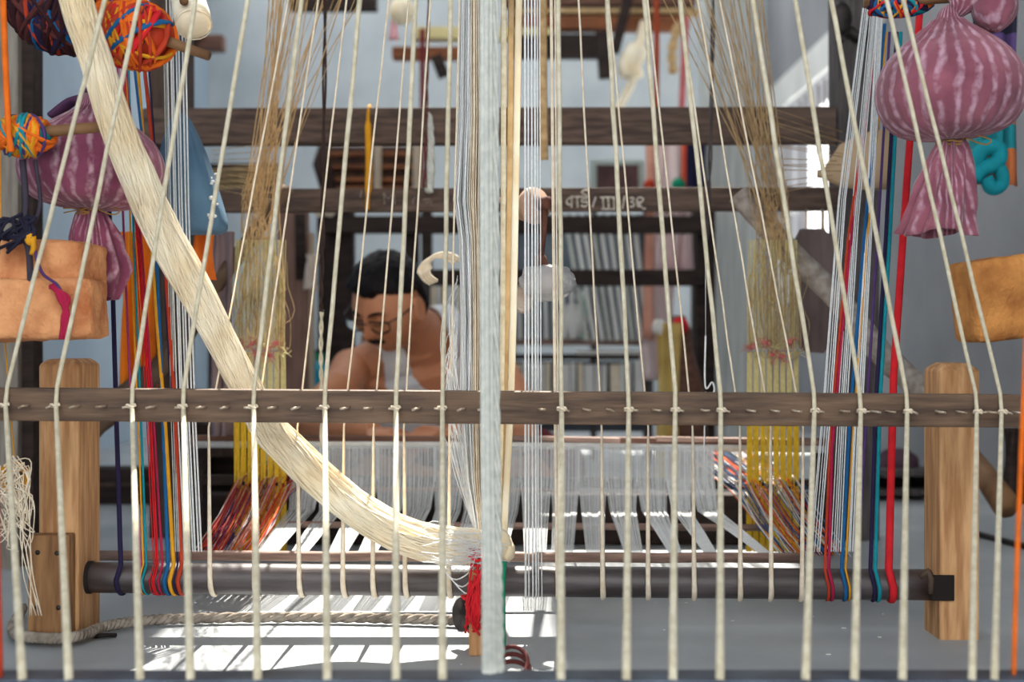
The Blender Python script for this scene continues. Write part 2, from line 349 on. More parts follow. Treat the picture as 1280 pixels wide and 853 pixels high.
strand('white_warp_bunch', M_warp, 'bunch of white threads between the golden and violet strands', [(1100, 10), (1086, 280), (1074, 500), (1066, 690)], 14, n=5, fan=-.35, wind=False, group=GR)

# ------------------------------------------------------------------ white warp curtain
sep = [364, 401, 437, 472, 508, 544, 580, 616, 651, 689, 724, 758, 796, 833, 862, 892]
bots = [(318, 345), (362, 383), (409, 433), (446, 470), (486, 510), (527, 551), (566, 590), (610, 632), (655, 683), (689, 717), (733, 756), (781, 804), (837, 853), (881, 897), (950, 965)]
wp = thing('white_warp', 'sheet of fine white warp threads splitting into fanned groups above the roller', 'warp', at(630, 560, 2.3))
for i in range(15):
    x0, x1 = sep[i], sep[i+1]; b0, b1 = bots[i]; g = G(); n = 30
    for k in range(n):
        u = (k+.5)/n+rnd(-.01, .01); xa = lerp(x0-1, x1+1, u); xb = lerp(b0, b1, u); xm = lerp(x0+2, x1-2, u)
        g.tube([at(lerp(xa, 630, .08), 552, 2.55), at(xa, 559, 2.32), at(xa, 600, 2.29), at(lerp(xm, xb, .1), 638+rnd(-2, 2), 2.25), at(lerp(xm, xb, .55), 665, 2.1), at(xb, 693, 1.985)], [.0007, .0008, .0008, .00075, .00055, .00045], 3, cap=False)
    g.build('warp_section', M_warp, wp)
solo(G().tube([at(245, 556, 2.34), at(640, 557, 2.34), at(1030, 562, 2.34)], .006, 10), 'back_rest_bar', mat('glossy pale bar', (226, 226, 222), (200, 196, 190), 30, .3), 'pale glossy bar that the white warp bends over', 'bar')
bt = thing('reed_batten', 'long reddish brown batten behind the pale bar, split pieces on it', 'batten', at(640, 555, 2.5))
G().bar(at(236, 551, 2.42), at(1035, 555, 2.42), .02, .02, .002).build('batten_board', M_batten, bt, False)
G().bar(at(640, 548, 2.40), at(775, 551, 2.40), .012, .009, .002).build('split_piece', M_rod, bt, False)
G().bar(at(820, 549, 2.40), at(1022, 553, 2.40), .012, .009, .002).build('split_piece', M_rod, bt, False)
G().bar(at(246, 600, 2.46), at(1030, 606, 2.46), .02, .018, .002).build('foot_bar', M_dkwood, bt, False)
for x in (246, 1030):
    G().bar(at(x, 560, 2.46), V((at(x, 560, 2.46).x, 2.46, 0)), .03, .03, .002, up=(0, 1, 0)).build('batten_leg', M_dkwood, bt, False)

solo(G().box((at(236, 0, 2.5).x, 2.56, 0), (at(1034, 0, 2.5).x, 2.62, .095), bev=.004), 'pit_shade', M_dkwood, 'dark low stand-in for the shaded pit behind the hanging white warp', 'board', smooth=False)  # dark block added in place of the shaded pit opening
# ------------------------------------------------------------------ yellow heddle harnesses with tan cords
def harness(label, side):
    cx = 325 if side < 0 else 966; s = side
    t = thing('heddle_harness', label, 'harness', at(cx, 430, 2.25), 'yellow heddle harnesses beside the white warp')
    g = G()
    for k in range(46):
        x1 = cx+rnd(-30, 30); y1 = rnd(235, 290); x0 = cx-s*rnd(15, 150)*rnd(.4, 1); x2 = cx+lerp(-30, 32, k/45)+rnd(-3, 3)
        D0 = rnd(2.1, 2.3)
        P = [at(lerp(x1, x0, 1.5), -160, D0), at(x0, 0, D0), at(lerp(x1, cx, .2), y1, 2.25), at(x2+rnd(-6, 6), 350, 2.25), at(x2, 435, 2.25)]
        g.tube(P, .0006 if k % 3 else .0011, 3, cap=False)
    for k in range(26):   # slack fuzzy cords
        x1 = cx+rnd(-34, 34); y = rnd(290, 400)
        g.tube(path([at(x1, y, 2.24), at(x1+rnd(-16, 16), y+30, 2.23), at(x1+rnd(-10, 10), y+70, 2.24), at(cx+rnd(-30, 30), 432, 2.25)], 4), .0006, 3, cap=False)
    g.build('harness_cords', M_tan, t, kind='stuff')
    g = G()
    for k in range(40):
        x = cx+lerp(-32, 32, (k+.5)/40)+rnd(-1, 1); g.tube([at(x+rnd(-4, 4), 300, 2.245), at(x, 380, 2.242), at(x, 438, 2.24)], .0007, 3, cap=False)
    g.build('pale_cords', M_heddle2, t, kind='stuff')
    for k in range(8):
        x = cx-27+k*8+rnd(-2, 2); y = 432+(k % 2)*10+rnd(-4, 4)
        g = G()
        for q in range(7): g.tube([at(x, y, 2.235), at(x+rnd(-9, 9), y+rnd(-9, 7), rnd(2.2, 2.24)), at(x+rnd(-14, 14), y+rnd(-8, 14), rnd(2.2, 2.24))], .0006, 3, cap=False)
        g.ell(at(x, y, 2.235), .005, .004, .004, nu=8, nv=5)
        g.build('knotted_tie', M_pink if k % 3 != 1 else M_heddle2, t)
    for k in range(8):
        x = cx-29+k*8.3; u = G(); l = G()
        for q in range(5):
            xx = x+(q-2)*1.35
            u.tube([at(xx*.85+.15*x, 440, 2.245), at(xx, 500, 2.25)], .0011, 4, cap=False)
            l.tube([at(xx, 499, 2.25), at(xx+rnd(-.4, .4), 560, 2.25), at(xx+rnd(-1, 1), 612+rnd(-5, 5), 2.25), at(xx+s*-1, 690, 2.25)], .0012, 4, cap=False)
        h = l.build('heddle_bundle', M_heddle, t); u.build('pale_heddle', M_heddle2, h)
        p = at(x, 607+rnd(-6, 4), 2.245); G().tube([p, p-V((0, 0, .006))], .0022, 6).build('heddle_eye', M_black, h)
    return t
harness('left harness of yellow heddles with pink ties beside the cream skein', -1)
harness('right harness of yellow heddles with pink ties beside the grey log', 1)
# coloured border warp running from heddles to the rod
for side, lab, cols in ((-1, 'fan of red and orange border threads running left from the yellow heddles', [(M_red, 26), (M_orange, 24), (M_pink, 14), (M_purp, 10), (M_warp, 12)]), (1, 'fan of mixed coloured border threads running right from the yellow heddles', [(M_warp, 22), (M_blue, 12), (M_red, 8), (M_yel, 10), (M_purp, 10), (M_orange, 8)])):
    t = thing('border_warp', lab, 'threads', at(640+side*330, 640, 2.15))
    for m, n in cols:
        g = G()
        for k in range(n):
            u = rnd(0, 1)
            if side < 0: a_ = at(lerp(292, 365, u)+rnd(-4, 4), rnd(596, 622), 2.24); b_ = at(lerp(246, 318, u)+rnd(-6, 6), rnd(684, 694), 1.985)
            else: a_ = at(lerp(915, 1000, u)+rnd(-4, 4), rnd(596, 622), 2.24); b_ = at(lerp(975, 1060, u)+rnd(-6, 6), rnd(688, 697), 1.985)
            mid = a_.lerp(b_, .5)-V((0, 0, rnd(.002, .012)))
            g.tube([a_+V((-side*.03, .25, .03)), a_, mid, b_], .0008 if m is not M_warp else .0006, 3, cap=False)
        g.build('border_threads', m, t, kind='stuff')

# ------------------------------------------------------------------ loom frame: beams, uprights, writing
lf = thing('hand_loom', 'dark brown loom frame with two long cross beams, white lettering on one', 'loom', at(640, 300, 2.55))
def beam_px(x0, x1, y0a, y1a, y0b, y1b, D, dep, m, name, par, bev=.003):
    p = at(x0, (y0a+y1a)/2, D)+V((0, dep/2, 0)); q = at(x1, (y0b+y1b)/2, D)+V((0, dep/2, 0))
    return G().bar(p, q, dep, (y1a-y0a)*D/F, bev).build(name, m, par, False)
beam_px(178, 1046, 135, 180, 133, 178, 2.6, .04, M_beam, 'cross_beam', lf)
bb = beam_px(272, 1052, 236, 265, 234, 262, 2.6, .03, M_beam, 'cross_beam', lf)
def upright(x0, x1, D, dep, ztop, m, name, par, slant=0):
    a_ = at(x0, 0, D).x; b_ = at(x1, 0, D).x
    return G().bar(V(((a_+b_)/2, D+dep/2, -.002)), V(((a_+b_)/2+slant, D+dep/2, ztop)), b_-a_, dep, .004, up=(0, 1, 0)).build(name, m, par, False)
upright(186, 233, 2.65, .07, 1.6, M_tall, 'upright', lf)
upright(1047, 1100, 2.62, .08, 1.6, M_greypost, 'upright', lf)
# writing on the lettered beam, stroke by stroke
M_chalk = mat('white brushed paint', (206, 200, 188), (168, 160, 150), 160, .9)
def q_(x, y): return at(695+x/9.846, 228+y/9.85, 2.597)
strokes = [
    [(185, 190), (150, 205), (130, 235), (145, 270), (180, 270), (195, 240)], [(195, 185), (193, 240), (190, 315)], [(180, 178), (250, 178), (330, 180), (405, 185)], [(262, 180), (262, 240), (268, 310)],
    [(385, 205), (330, 205), (318, 235), (345, 245), (385, 240), (390, 275), (350, 298), (305, 285)],
    [(405, 95), (350, 100), (318, 120), (330, 140), (375, 160), (395, 178)], [(490, 180), (470, 240), (448, 308)],
    [(540, 188), (630, 184), (730, 188)], [(578, 190), (580, 250), (585, 328)], [(640, 190), (645, 250), (650, 328)], [(712, 190), (714, 250), (718, 320)], [(555, 330), (640, 330), (735, 328)],
    [(850, 165), (832, 240), (815, 330)], [(905, 195), (945, 190), (955, 215), (925, 240), (960, 260), (950, 298), (905, 300)],
    [(1000, 290), (1050, 250), (1072, 210), (1050, 188), (1010, 190), (995, 225), (1015, 250), (1045, 240)], [(998, 250), (1005, 290), (1060, 300)], [(1060, 322), (1105, 326)]]
g = G()
for s in strokes: g.tube(path([q_(x, y) for x, y in s], 5), .0015, 6, fx=1.25, fy=.35, side=(.7, 0, .7))
g.build('painted_lettering', M_chalk, bb)
def q2(x, y): return at(440+x/9.48, 228+y/9.49, 2.597)
g = G()
for s in [[(372, 120), (382, 190), (384, 262)], [(375, 120), (420, 190), (450, 185)], [(455, 180), (490, 130), (500, 190), (505, 262)], [(720, 260), (730, 200), (760, 170)], [(840, 210), (900, 200), (940, 215), (935, 270)], [(850, 250), (900, 235), (935, 240)], [(115, 90), (100, 180)]]:
    g.tube(path([q2(x, y) for x, y in s], 4), .0012, 6, fx=1.2, fy=.35, side=(.7, 0, .7))
g.build('faded_lettering', mat('faded paint', (142, 132, 124), (110, 98, 92), 100, .9), bb)
# iron bracket on right upright
g = G(); g.ell(at(1052, 22, 2.6), .02, .012, .03); g.tube([at(1060, 38, 2.61), at(1075, 48, 2.61), at(1092, 40, 2.61)], .012, 8); g.tube([at(1046, 55, 2.61), at(1052, 50, 2.61)], .006, 8)
g.build('iron_bracket', M_iron, lf)
# ------------------------------------------------------------------ the weaver
# (built further down, function build_weaver)

# ------------------------------------------------------------------ skein
sk = thing('cotton_skein', 'thick ivory cotton skein sagging from top left to the centre knot', 'skein', at(320, 500, 1.7))
ctrl = [(84, -70, 1.55, 20), (95, 0, 1.55, 21), (118, 70, 1.57, 20), (143, 150, 1.59, 21), (170, 215, 1.61, 23), (198, 280, 1.65, 25), (236, 350, 1.68, 25), (272, 415, 1.70, 22), (305, 480, 1.71, 21), (336, 535, 1.72, 24), (385, 585, 1.72, 26), (440, 632, 1.72, 25), (500, 668, 1.69, 26), (560, 682, 1.70, 26), (612, 682, 1.71, 20), (636, 688, 1.72, 12)]
cpts = path([at(x, y, D) for x, y, D, r in ctrl], 6); crad = []
for i in range(len(cpts)):
    k = i/6; j = min(int(k), len(ctrl)-2); crad.append(lerp(ctrl[j][3], ctrl[j+1][3], k-j)*1.5/F)
G().tube(cpts, [r*.9 for r in crad], 20).build('skein_core', M_skein, sk)
g = G()
fr = None; pu = None; frames = []
for i, p in enumerate(cpts):
    t = (cpts[min(i+1, len(cpts)-1)]-cpts[max(i-1, 0)]).normalized()
    u = frame(t)[0] if pu is None else (pu-t*t.dot(pu)).normalized(); pu = u; frames.append((p, u, t.cross(u)))
for k in range(90):
    ph = 2*math.pi*k/90+rnd(-.03, .03); tw = rnd(1.6, 2.6); f = rnd(.86, 1.0)
    P = []
    for i, (p, u, v_) in enumerate(frames):
        a_ = ph+tw*i/len(frames)*2+.25*math.sin(i*.35+k); r = crad[i]*(f+.05*math.sin(i*.5+k*1.7)); P.append(p+u*math.cos(a_)*r+v_*math.sin(a_)*r)
    g.tube(P, .0011, 4, cap=False)
g.build('skein_strands', M_skein, sk, kind='stuff')
g = G()
for k in range(60):
    a_ = at(rnd(520, 600), rnd(662, 706), rnd(1.63, 1.69)); g.tube(path([a_, a_+V((.03, rnd(-.006, .004), rnd(-.012, .01))), at(rnd(600, 640), rnd(672, 704), rnd(1.66, 1.7))], 4), .0005, 3, cap=False)
for k in range(3): g.tube(path([at(545, 700, 1.66), at(570+k*8, 725+k*9, 1.66), at(605, 700-k*4, 1.67)], 6), .0008, 4)
g.build('loose_ends', M_warp, sk, kind='stuff')
g = G(); g.ell(at(618, 680, 1.69), .023, .02, .02, disp=lambda d, p: p*(1+.12*noise.noise(d*5))); g.ell(at(634, 688, 1.69), .01, .012, .014, disp=lambda d, p: p*(1+.2*noise.noise(d*6)))
g.build('skein_knot', M_skein, sk)

# ------------------------------------------------------------------ centre vertical bundles
cb = thing('hanging_threads', 'broad hanging bundle of fine white threads narrowing down to the skein knot', 'threads', at(590, 400, 1.76))
g = G(); g2 = G()
for k in range(230):
    u = rnd(0, 1); D = rnd(1.74, 1.8)
    xs = [(-160, lerp(576, 604, u)), (0, lerp(576, 604, u)), (150, lerp(574, 605, u)), (250, lerp(568, 606, u)), (300, lerp(575, 606, u)), (400, lerp(577, 607, u)), (500, lerp(576, 606, u)), (600, lerp(583, 606, u)), (672, lerp(596, 606, u))]
    (g if u < .45 else g2).tube([at(x+rnd(-1, 1), y, D) for y, x in xs], .0011, 3, cap=False)
g.build('white_threads', M_warp, cb, kind='stuff'); g2.build('cream_threads', M_tape, cb, kind='stuff')
g = G()
for k in range(26):
    x = rnd(560, 576); y = rnd(370, 480)
    g.tube(path([at(572, y-30, 1.75), at(x-rnd(0, 8), y, 1.74), at(x-rnd(0, 14), y+60, 1.74), at(570+rnd(-8, 8), y+110, 1.75), at(592, 660, 1.75)], 4), .0004, 3, cap=False)
g.build('stray_threads', M_warp, cb, kind='stuff')
def vcord(name, m, label, pts, wpx, D, cat='cord', n=8, fy=1.0, group=None):
    P = path([at(x, y, D) for x, y in pts], 6); return solo(G().tube(P, wpx*D/F/2, n, fx=1, fy=fy, side=(1, 0, 0)), name, m, label, cat, group)
vcord('woven_band', M_tan, 'tan band hanging directly right of the white thread bundle', [(598, -160), (598, 250), (600, 480), (602, 660)], 8, 1.82, 'band', fy=.3)
t = thing('soft_rope', 'thick soft pale rope hanging nearest, in front of the rail centre', 'rope', at(611, 500, 1.42))
P = path([at(607, -200, 1.42), at(607, 200, 1.42), at(608, 500, 1.42), at(610, 700, 1.36), at(611, 850, 1.21)], 8)
for k, (dx, dy) in enumerate(((-.0032, 0), (.001, -.002), (.005, .001))):
    G().tube([p+V((dx, dy, 0)) for p in P], .0034, 8).build('rope_strand', M_pale, t)
g = G(); P2 = [p+V((.0105, .003, 0)) for p in path([at(607, -200, 1.42), at(607, 200, 1.42), at(608, 500, 1.42), at(610, 700, 1.36), at(611, 850, 1.21)], 30)]
for ph in range(3): g.tube([p+V((.0022*math.cos(i*.5+ph*2.1), .0022*math.sin(i*.5+ph*2.1), 0)) for i, p in enumerate(P2)], .002, 6)
g.build('braided_strand', M_pale, t)
vcord('woven_band', M_cream, 'flat cream band ending at the skein knot, right of the tan band', [(630, -160), (629, 250), (627, 480), (623, 672)], 7, 1.78, 'band', fy=.3)
vcord('woven_band', mat('beige cotton band', (206, 180, 140), (180, 152, 112), 40, .85), 'beige band between the flat cream band and the slanting ivory band', [(640, -160), (637, 250), (631, 480), (626, 672)], 8, 1.8, 'band', fy=.3)
vcord('woven_band', M_skein, 'slanting ivory band just left of the fine white cords', [(652, -160), (646, 150), (640, 450), (630, 672)], 9, 1.77, 'band', fy=.35)
vcord('woven_band', M_tan, 'tan band behind the fine white cords, right of centre', [(676, -160), (678, 0), (679, 140), (680, 200)], 11, 2.4, 'band', fy=.3)
for i, (x0, x1, wd) in enumerate(((656, 657, 3.2), (660, 661, 2.2), (664, 666, 2.4), (668, 670, 2.6), (671, 673, 1.6), (674, 677, 1.6), (687, 696, 4.5), (692, 699, 2))):
    ax = A.lerp(B, (x1-104)/1062.)
    P = [at(lerp(x0, x1, t_/10), lerp(-200, 706, t_/10), 1.752) for t_ in range(11)]+[V((ax.x, ax.y-.0212*math.cos(q*.3), ax.z-.0212*math.sin(q*.3))) for q in range(1, 6)]
    solo(G().tube(P, wd*1.75/F/2, 6), 'fine_cord', M_warp if i < 6 else M_tape, 'fine straight white cord right of the centre ropes, %s of eight from left' % ORD[i], 'cord', 'fine white cords right of the centre')

# ------------------------------------------------------------------ centre foot: block, disc, red tangle, green strap, coil
cf = thing('wooden_block', 'short wooden block on the floor wrapped in tangled red yarn', 'block', V((at(600, 820, 1.66).x, 1.67, 0)))
a_ = at(586, 745, 1.66); b_ = at(605, 821, 1.66)
G().box((a_.x, 1.66, 0), (b_.x, 1.69, a_.z+.03), bev=.002).build('block_body', M_post, cf, False)
g = G(); c_ = at(598, 735, 1.655)
for k in range(14):
    cc = at(598+rnd(-4, 4), lerp(692, 785, k/13), 1.67); rr_ = rnd(.009, .014)*(1.25 if 5 < k < 11 else .9); tl = rnd(-.4, .4)
    g.tube([cc+V((rr_*math.cos(q), rr_*math.sin(q), tl*rr_*math.cos(q)+rnd(-.002, .002))) for q in [j*.63 for j in range(11)]], .0022, 5)
for k in range(16):
    g.tube(path([at(598+rnd(-10, 8), rnd(700, 740), 1.652), at(590+rnd(-8, 12), rnd(740, 775), 1.648), at(585+rnd(-6, 18), rnd(775, 795), 1.652)], 4), .0014, 4)
g.build('red_yarn', M_red, cf)
solo(G().tube([at(577, 768, 1.70), at(584, 768, 1.705)], .021, 24), 'wheel_disc', M_iron, 'dark round disc standing against the wooden block with red yarn', 'disc')
solo(G().tube(path([at(629, 702, 1.68), at(627.5, 740, 1.675), at(628, 790, 1.67), at(628, 817, 1.66)], 5), .0042, 8, fx=1, fy=.4, side=(1, 0, 0)), 'green_strap', M_green, 'bright green strap hanging from the skein knot to the floor', 'strap')
g = G()
cc = V((at(640, 835, 1.52).x, 1.52, .012))
for k in range(3): g.tube([cc+V((.022*math.cos(q)*(1-.1*k), .02*math.sin(q)*(1-.12*k)+.004*k, .008*k-.004+.014*math.sin(q))) for q in [j*.262 for j in range(24)]], .0028, 6, closed=True)
solo(g, 'wire_coil', M_brown, 'small coil of dark brown cord on the floor at front centre', 'coil')

# ------------------------------------------------------------------ rope on the floor
rope = G(); ctrl = [V((at(28, 780, 1.9).x, 1.9, .012)), V((at(30, 780, 1.8).x, 1.76, .011)), V((at(40, 780, 1.72).x, 1.712, .012)), V((at(95, 780, 1.72).x, 1.712, .012)), V((at(128, 780, 1.75).x, 1.79, .011)), V((at(220, 778, 1.83).x, 1.84, .009)), V((at(400, 778, 1.85).x, 1.85, .009)), V((at(560, 780, 1.82).x, 1.83, .009)), V((at(580, 780, 1.8).x, 1.81, .009))]
rpth = path(ctrl, 26)
for ph in range(3):
    P = []
    for i, p in enumerate(rpth):
        t = (rpth[min(i+1, len(rpth)-1)]-rpth[max(i-1, 0)]).normalized(); u, v_ = frame(t); q = i*.85+ph*2.094; P.append(p+u*math.cos(q)*.0036+v_*math.sin(q)*.0036)
    rope.tube(P, .0042, 6)
solo(rope, 'floor_rope', M_rope, 'twisted grey rope lying on the floor from the left post inward', 'rope')

# ------------------------------------------------------------------ bricks hung as weights
def brick(label, c, sx, sy, sz, rot, m, seed, chip=.004):
    bm = bmesh.new(); bmesh.ops.create_cube(bm, size=2); bmesh.ops.subdivide_edges(bm, edges=bm.edges[:], cuts=13, use_grid_fill=True)
    for v in bm.verts:
        d = v.co.copy(); e = sorted([abs(d.x), abs(d.y), abs(d.z)]); edge = max(0, e[1]-.75)*4
        p = V((d.x*sx, d.y*sy, d.z*sz)); n_ = noise.noise(p*38+V((seed, 0, 0)))+.5*noise.noise(p*120+V((seed, 3, 0)))
        v.co = p*(1-.03*edge*edge)+d.normalized()*(n_*.003-edge*edge*(chip*.35+max(0, n_)*chip*1.6))
    g = G(); M = rot.to_4x4()
    g.v = [c+(M @ v.co) for v in bm.verts]; bm.verts.index_update(); g.f = [tuple(v.index for v in f.verts) for f in bm.faces]; bm.free()
    return solo(g, 'weight_brick', m, label, 'brick', 'bricks hung as counterweights')
R = lambda x, y, z: (Matrix.Rotation(z, 3, 'Z') @ Matrix.Rotation(y, 3, 'Y') @ Matrix.Rotation(x, 3, 'X'))
c1 = at(45, 333, 1.69); c2 = at(48, 388, 1.66)
brick('upper orange brick of the tied pair, with a dark hollow end', c1, .076, .046, .0312, R(0, .03, -.12), M_brick, 3, .006)
brick('lower orange brick of the tied pair, red yarn over its face', c2, .075, .046, .0368, R(0, -.02, .06), M_brick, 9)
c3 = at(1258, 372, 1.67); br = brick('single ochre brick hanging alone by the grey right wall', c3, .057, .036, .0503, R(0, -.13, .1), M_brick2, 21)
# ties round the left bricks
bt_ = thing('brick_tie', 'dark knotted cloth tie and red yarn round the two bricks', 'tie', at(35, 300, 1.625))
g = G(); P = path([at(28, 200, 1.625), at(32, 250, 1.625), at(30, 290, 1.623), at(36, 315, 1.622), at(38, 352, 1.620), at(37, 372, 1.625)], 6)
g.tube(P, [.004]*len(P), 7); g.tube(path([at(44, 200, 1.625), at(50, 258, 1.625), at(34, 292, 1.622)], 6), .0025, 6); g.build('tie_cord', plain('dark grey cord', (62, 56, 68)), bt_)
g = G()
for k in range(16): g.tube(path([at(28+rnd(-6, 10), 275+rnd(-8, 10), 1.620), at(20+rnd(-24, 24), 280+rnd(-10, 20), 1.610), at(18+rnd(-30, 26), 300+rnd(-10, 20), 1.620)], 4), .0022, 5)
g.build('tie_knot', plain('ink blue cloth', (34, 32, 52)), bt_)
g = G(); g.ell(at(38, 298, 1.613), .007, .005, .009); g.tube(path([at(36, 290, 1.613), at(42, 306, 1.611), at(40, 318, 1.615)], 4), .0035, 6); g.build('yellow_knot', M_yel, bt_)
g = G(); g.tube(path([at(40, 300, 1.615), at(52, 340, 1.610), at(72, 357, 1.603), at(80, 380, 1.603), at(80, 420, 1.603)], 6), .002, 6); g.build('violet_yarn', M_purp, bt_)
g = G()
for k in range(7): g.tube(path([at(66+rnd(-4, 6), 357+rnd(-3, 3), 1.605), at(76+rnd(-4, 12), 372, 1.600), at(74+rnd(-2, 16), 395, 1.600), at(72+rnd(0, 10), 424, 1.603)], 4), .0022, 5)
g.build('red_yarn', M_crim, bt_)
# ------------------------------------------------------------------ purple tie-dyed weight bags
def bagmat(name, c1, c2, c3):
    m = mat(name, c1, c2, 16, .95, .5, bscale=90, pos=(.3, .7), sheen=.2); nt = m.node_tree
    b = nt.nodes['Principled BSDF']; tc = nt.nodes.new('ShaderNodeTexCoord'); gr = nt.nodes.new('ShaderNodeTexGradient'); gr.gradient_type = 'RADIAL'
    mu = nt.nodes.new('ShaderNodeMath'); mu.operation = 'MULTIPLY'; mu.inputs[1].default_value = 2*math.pi*26
    nz = nt.nodes.new('ShaderNodeTexNoise'); nz.inputs['Scale'].default_value = 30; nz.inputs['Detail'].default_value = 6
    ma = nt.nodes.new('ShaderNodeMath'); ma.operation = 'MULTIPLY_ADD'; ma.inputs[1].default_value = 7.0
    si = nt.nodes.new('ShaderNodeMath'); si.operation = 'SINE'; mr = nt.nodes.new('ShaderNodeMapRange'); mr.inputs[1].default_value = .0; mr.inputs[2].default_value = 1.9
    m2 = nt.nodes.new('ShaderNodeMath'); m2.operation = 'MULTIPLY'
    mx = nt.nodes.new('ShaderNodeMix'); mx.data_type = 'RGBA'; L = nt.links.new
    L(tc.outputs['Object'], gr.inputs[0]); L(tc.outputs['Object'], nz.inputs[0]); L(gr.outputs['Fac'], mu.inputs[0]); L(nz.outputs['Fac'], ma.inputs[0]); L(mu.outputs[0], ma.inputs[2])
    nr_ = nt.nodes.new('ShaderNodeMapRange'); nr_.inputs[1].default_value = .34; nr_.inputs[2].default_value = .62; n3 = nt.nodes.new('ShaderNodeTexNoise'); n3.inputs['Scale'].default_value = 70; n3.inputs['Detail'].default_value = 5
    L(tc.outputs['Object'], n3.inputs[0]); L(n3.outputs['Fac'], nr_.inputs[0])
    L(ma.outputs[0], si.inputs[0]); L(si.outputs[0], mr.inputs[0]); L(mr.outputs[0], m2.inputs[0]); L(nr_.outputs[0], m2.inputs[1]); L(m2.outputs[0], mx.inputs[0])
    src = b.inputs['Base Color'].links[0].from_socket; L(src, mx.inputs[6]); mx.inputs[7].default_value = (*lin(c3), 1); L(mx.outputs[2], b.inputs['Base Color'])
    return m
M_bag = bagmat('tie dyed plum cloth', (156, 82, 110), (108, 52, 76), (226, 194, 204)); M_bagR = bagmat('faded plum cloth', (164, 100, 116), (116, 64, 80), (224, 192, 210))
def pleat(n, amp0, amp1, ph=0):
    return lambda a_, t: 1+lerp(amp0, amp1, abs(2*t-1)**2)*math.sin(n*a_+ph+1.5*math.sin(3*a_))
def bag(label, c, Rx, Rz, m, tail, topc, seed, tilt):
    t = thing('weight_bag', label, 'bag', c, 'tie dyed weight bags')
    M = tilt; prof = []
    kz = [(-1, .1), (-.985, .3), (-.93, .55), (-.82, .76), (-.6, .92), (-.3, 1), (0, .985), (.28, .88), (.52, .7), (.74, .47), (.9, .29), (1, .2)]
    for p_ in path([(r, 0, z) for z, r in kz], 4): prof.append((p_.x*Rx, p_.z*Rz))
    g = G(); g.lathe(prof, c, M, 120, pleat(34, .003, .15, seed)); o = g.build('bag_body', m, t)
    kn = c+M @ V((0, 0, -Rz*.97))
    g = G()
    for q in range(5): g.tube([kn+V((.013*math.cos(j*.6), .013*math.sin(j*.6), .003*q-.008+rnd(-.002, .002))) for j in range(11)], .0013, 5)
    g.tube(path([kn, kn+V((.02, -.012, .002)), kn+V((.042, -.012, -.004)), kn+V((.034, -.014, -.01)), kn+V((.012, -.012, -.002))], 6), .001, 5)
    for q in range(5): g.tube([kn, kn+V((rnd(-.03, .0), -.012, rnd(-.01, .01)))], .0008, 4)
    g.build('neck_string', plain('straw string', (170, 130, 70)), t)
    # skirt below the knot
    g = G(); n = 72; rows = 16; b0 = 0
    ring = []
    for i in range(rows+1):
        u = i/rows; cen = kn.lerp(tail[0], u)+V((0, 0, 0)); r = lerp(.010, tail[1], min(1, (u*1.5)**.6)) if u < .7 else lerp(tail[1], tail[2], (u-.7)/.3)
        for j in range(n):
            a_ = 2*math.pi*j/n; rr = r*(1+lerp(.26, .1, u)*math.sin(9*a_+seed+u*2.2)+.07*math.sin(17*a_+u*5)+.12*noise.noise(V((math.cos(a_)*2, math.sin(a_)*2, u*5+seed)))); g.v.append(cen+V((rr*math.cos(a_), rr*.7*math.sin(a_), .004*math.sin(3*a_)*u)))
    for i in range(rows):
        for j in range(n): g.f.append((i*n+j, i*n+(j+1) % n, (i+1)*n+(j+1) % n, (i+1)*n+j))
    sk_ = g.build('bag_skirt', m, t); so_ = sk_.modifiers.new('thick', 'SOLIDIFY'); so_.thickness = .0025
    # gathered top
    tp = c+M @ V((0, 0, Rz*.93)); g = G(); P = path([tp-V((0, 0, .01)), tp.lerp(topc, .5)+V((0, 0, .003)), topc], 6)
    g.tube(P, [lerp(Rx*.24, .012, (k/(len(P)-1))**.6) for k in range(len(P))], 18); g.build('gathered_top', m, t)
    return t
bl = bag('plum bag with pale stripes hanging behind the skein at left', at(115, 198, 1.75), .092, .066, M_bag, (at(131, 372, 1.75), .037, .018), at(108, 128, 1.76), 1, R(0, .05, .4).to_4x4())
brt = bag('large faded plum bag hanging by the grey wall at right', at(1187, 100, 1.66), .089, .073, M_bagR, (at(1170, 292, 1.66), .036, .046), at(1192, 18, 1.66), 4, R(0, -.06, .2).to_4x4())
g = G(); g.ell(at(1243, 8, 1.64), .026, .03, .030, disp=lambda d, p: p*(1+.08*noise.noise(d*3)+.03*math.sin(10*math.atan2(d.y, d.x))), nu=40, nv=20); g.tube(path([at(1192, 12, 1.66), at(1215, 0, 1.65), at(1240, 0, 1.64)], 4), .014, 12); g.build('cloth_lobe', M_bagR, brt)
g = G(); g.tube(path([at(66, 145, 1.78), at(88, 128, 1.77), at(108, 120, 1.76), at(116, 100, 1.77), at(122, 20, 1.8), at(122, -90, 1.8)], 6), .011, 10, fx=1, fy=.5); g.build('cloth_strap', plain('violet plum cloth', (92, 58, 92)), bl)
g = G(); g.tube(path([at(1196, 14, 1.66), at(1190, -30, 1.66), at(1188, -90, 1.66)], 4), .006, 8); g.build('hanging_cord', M_tan, brt)
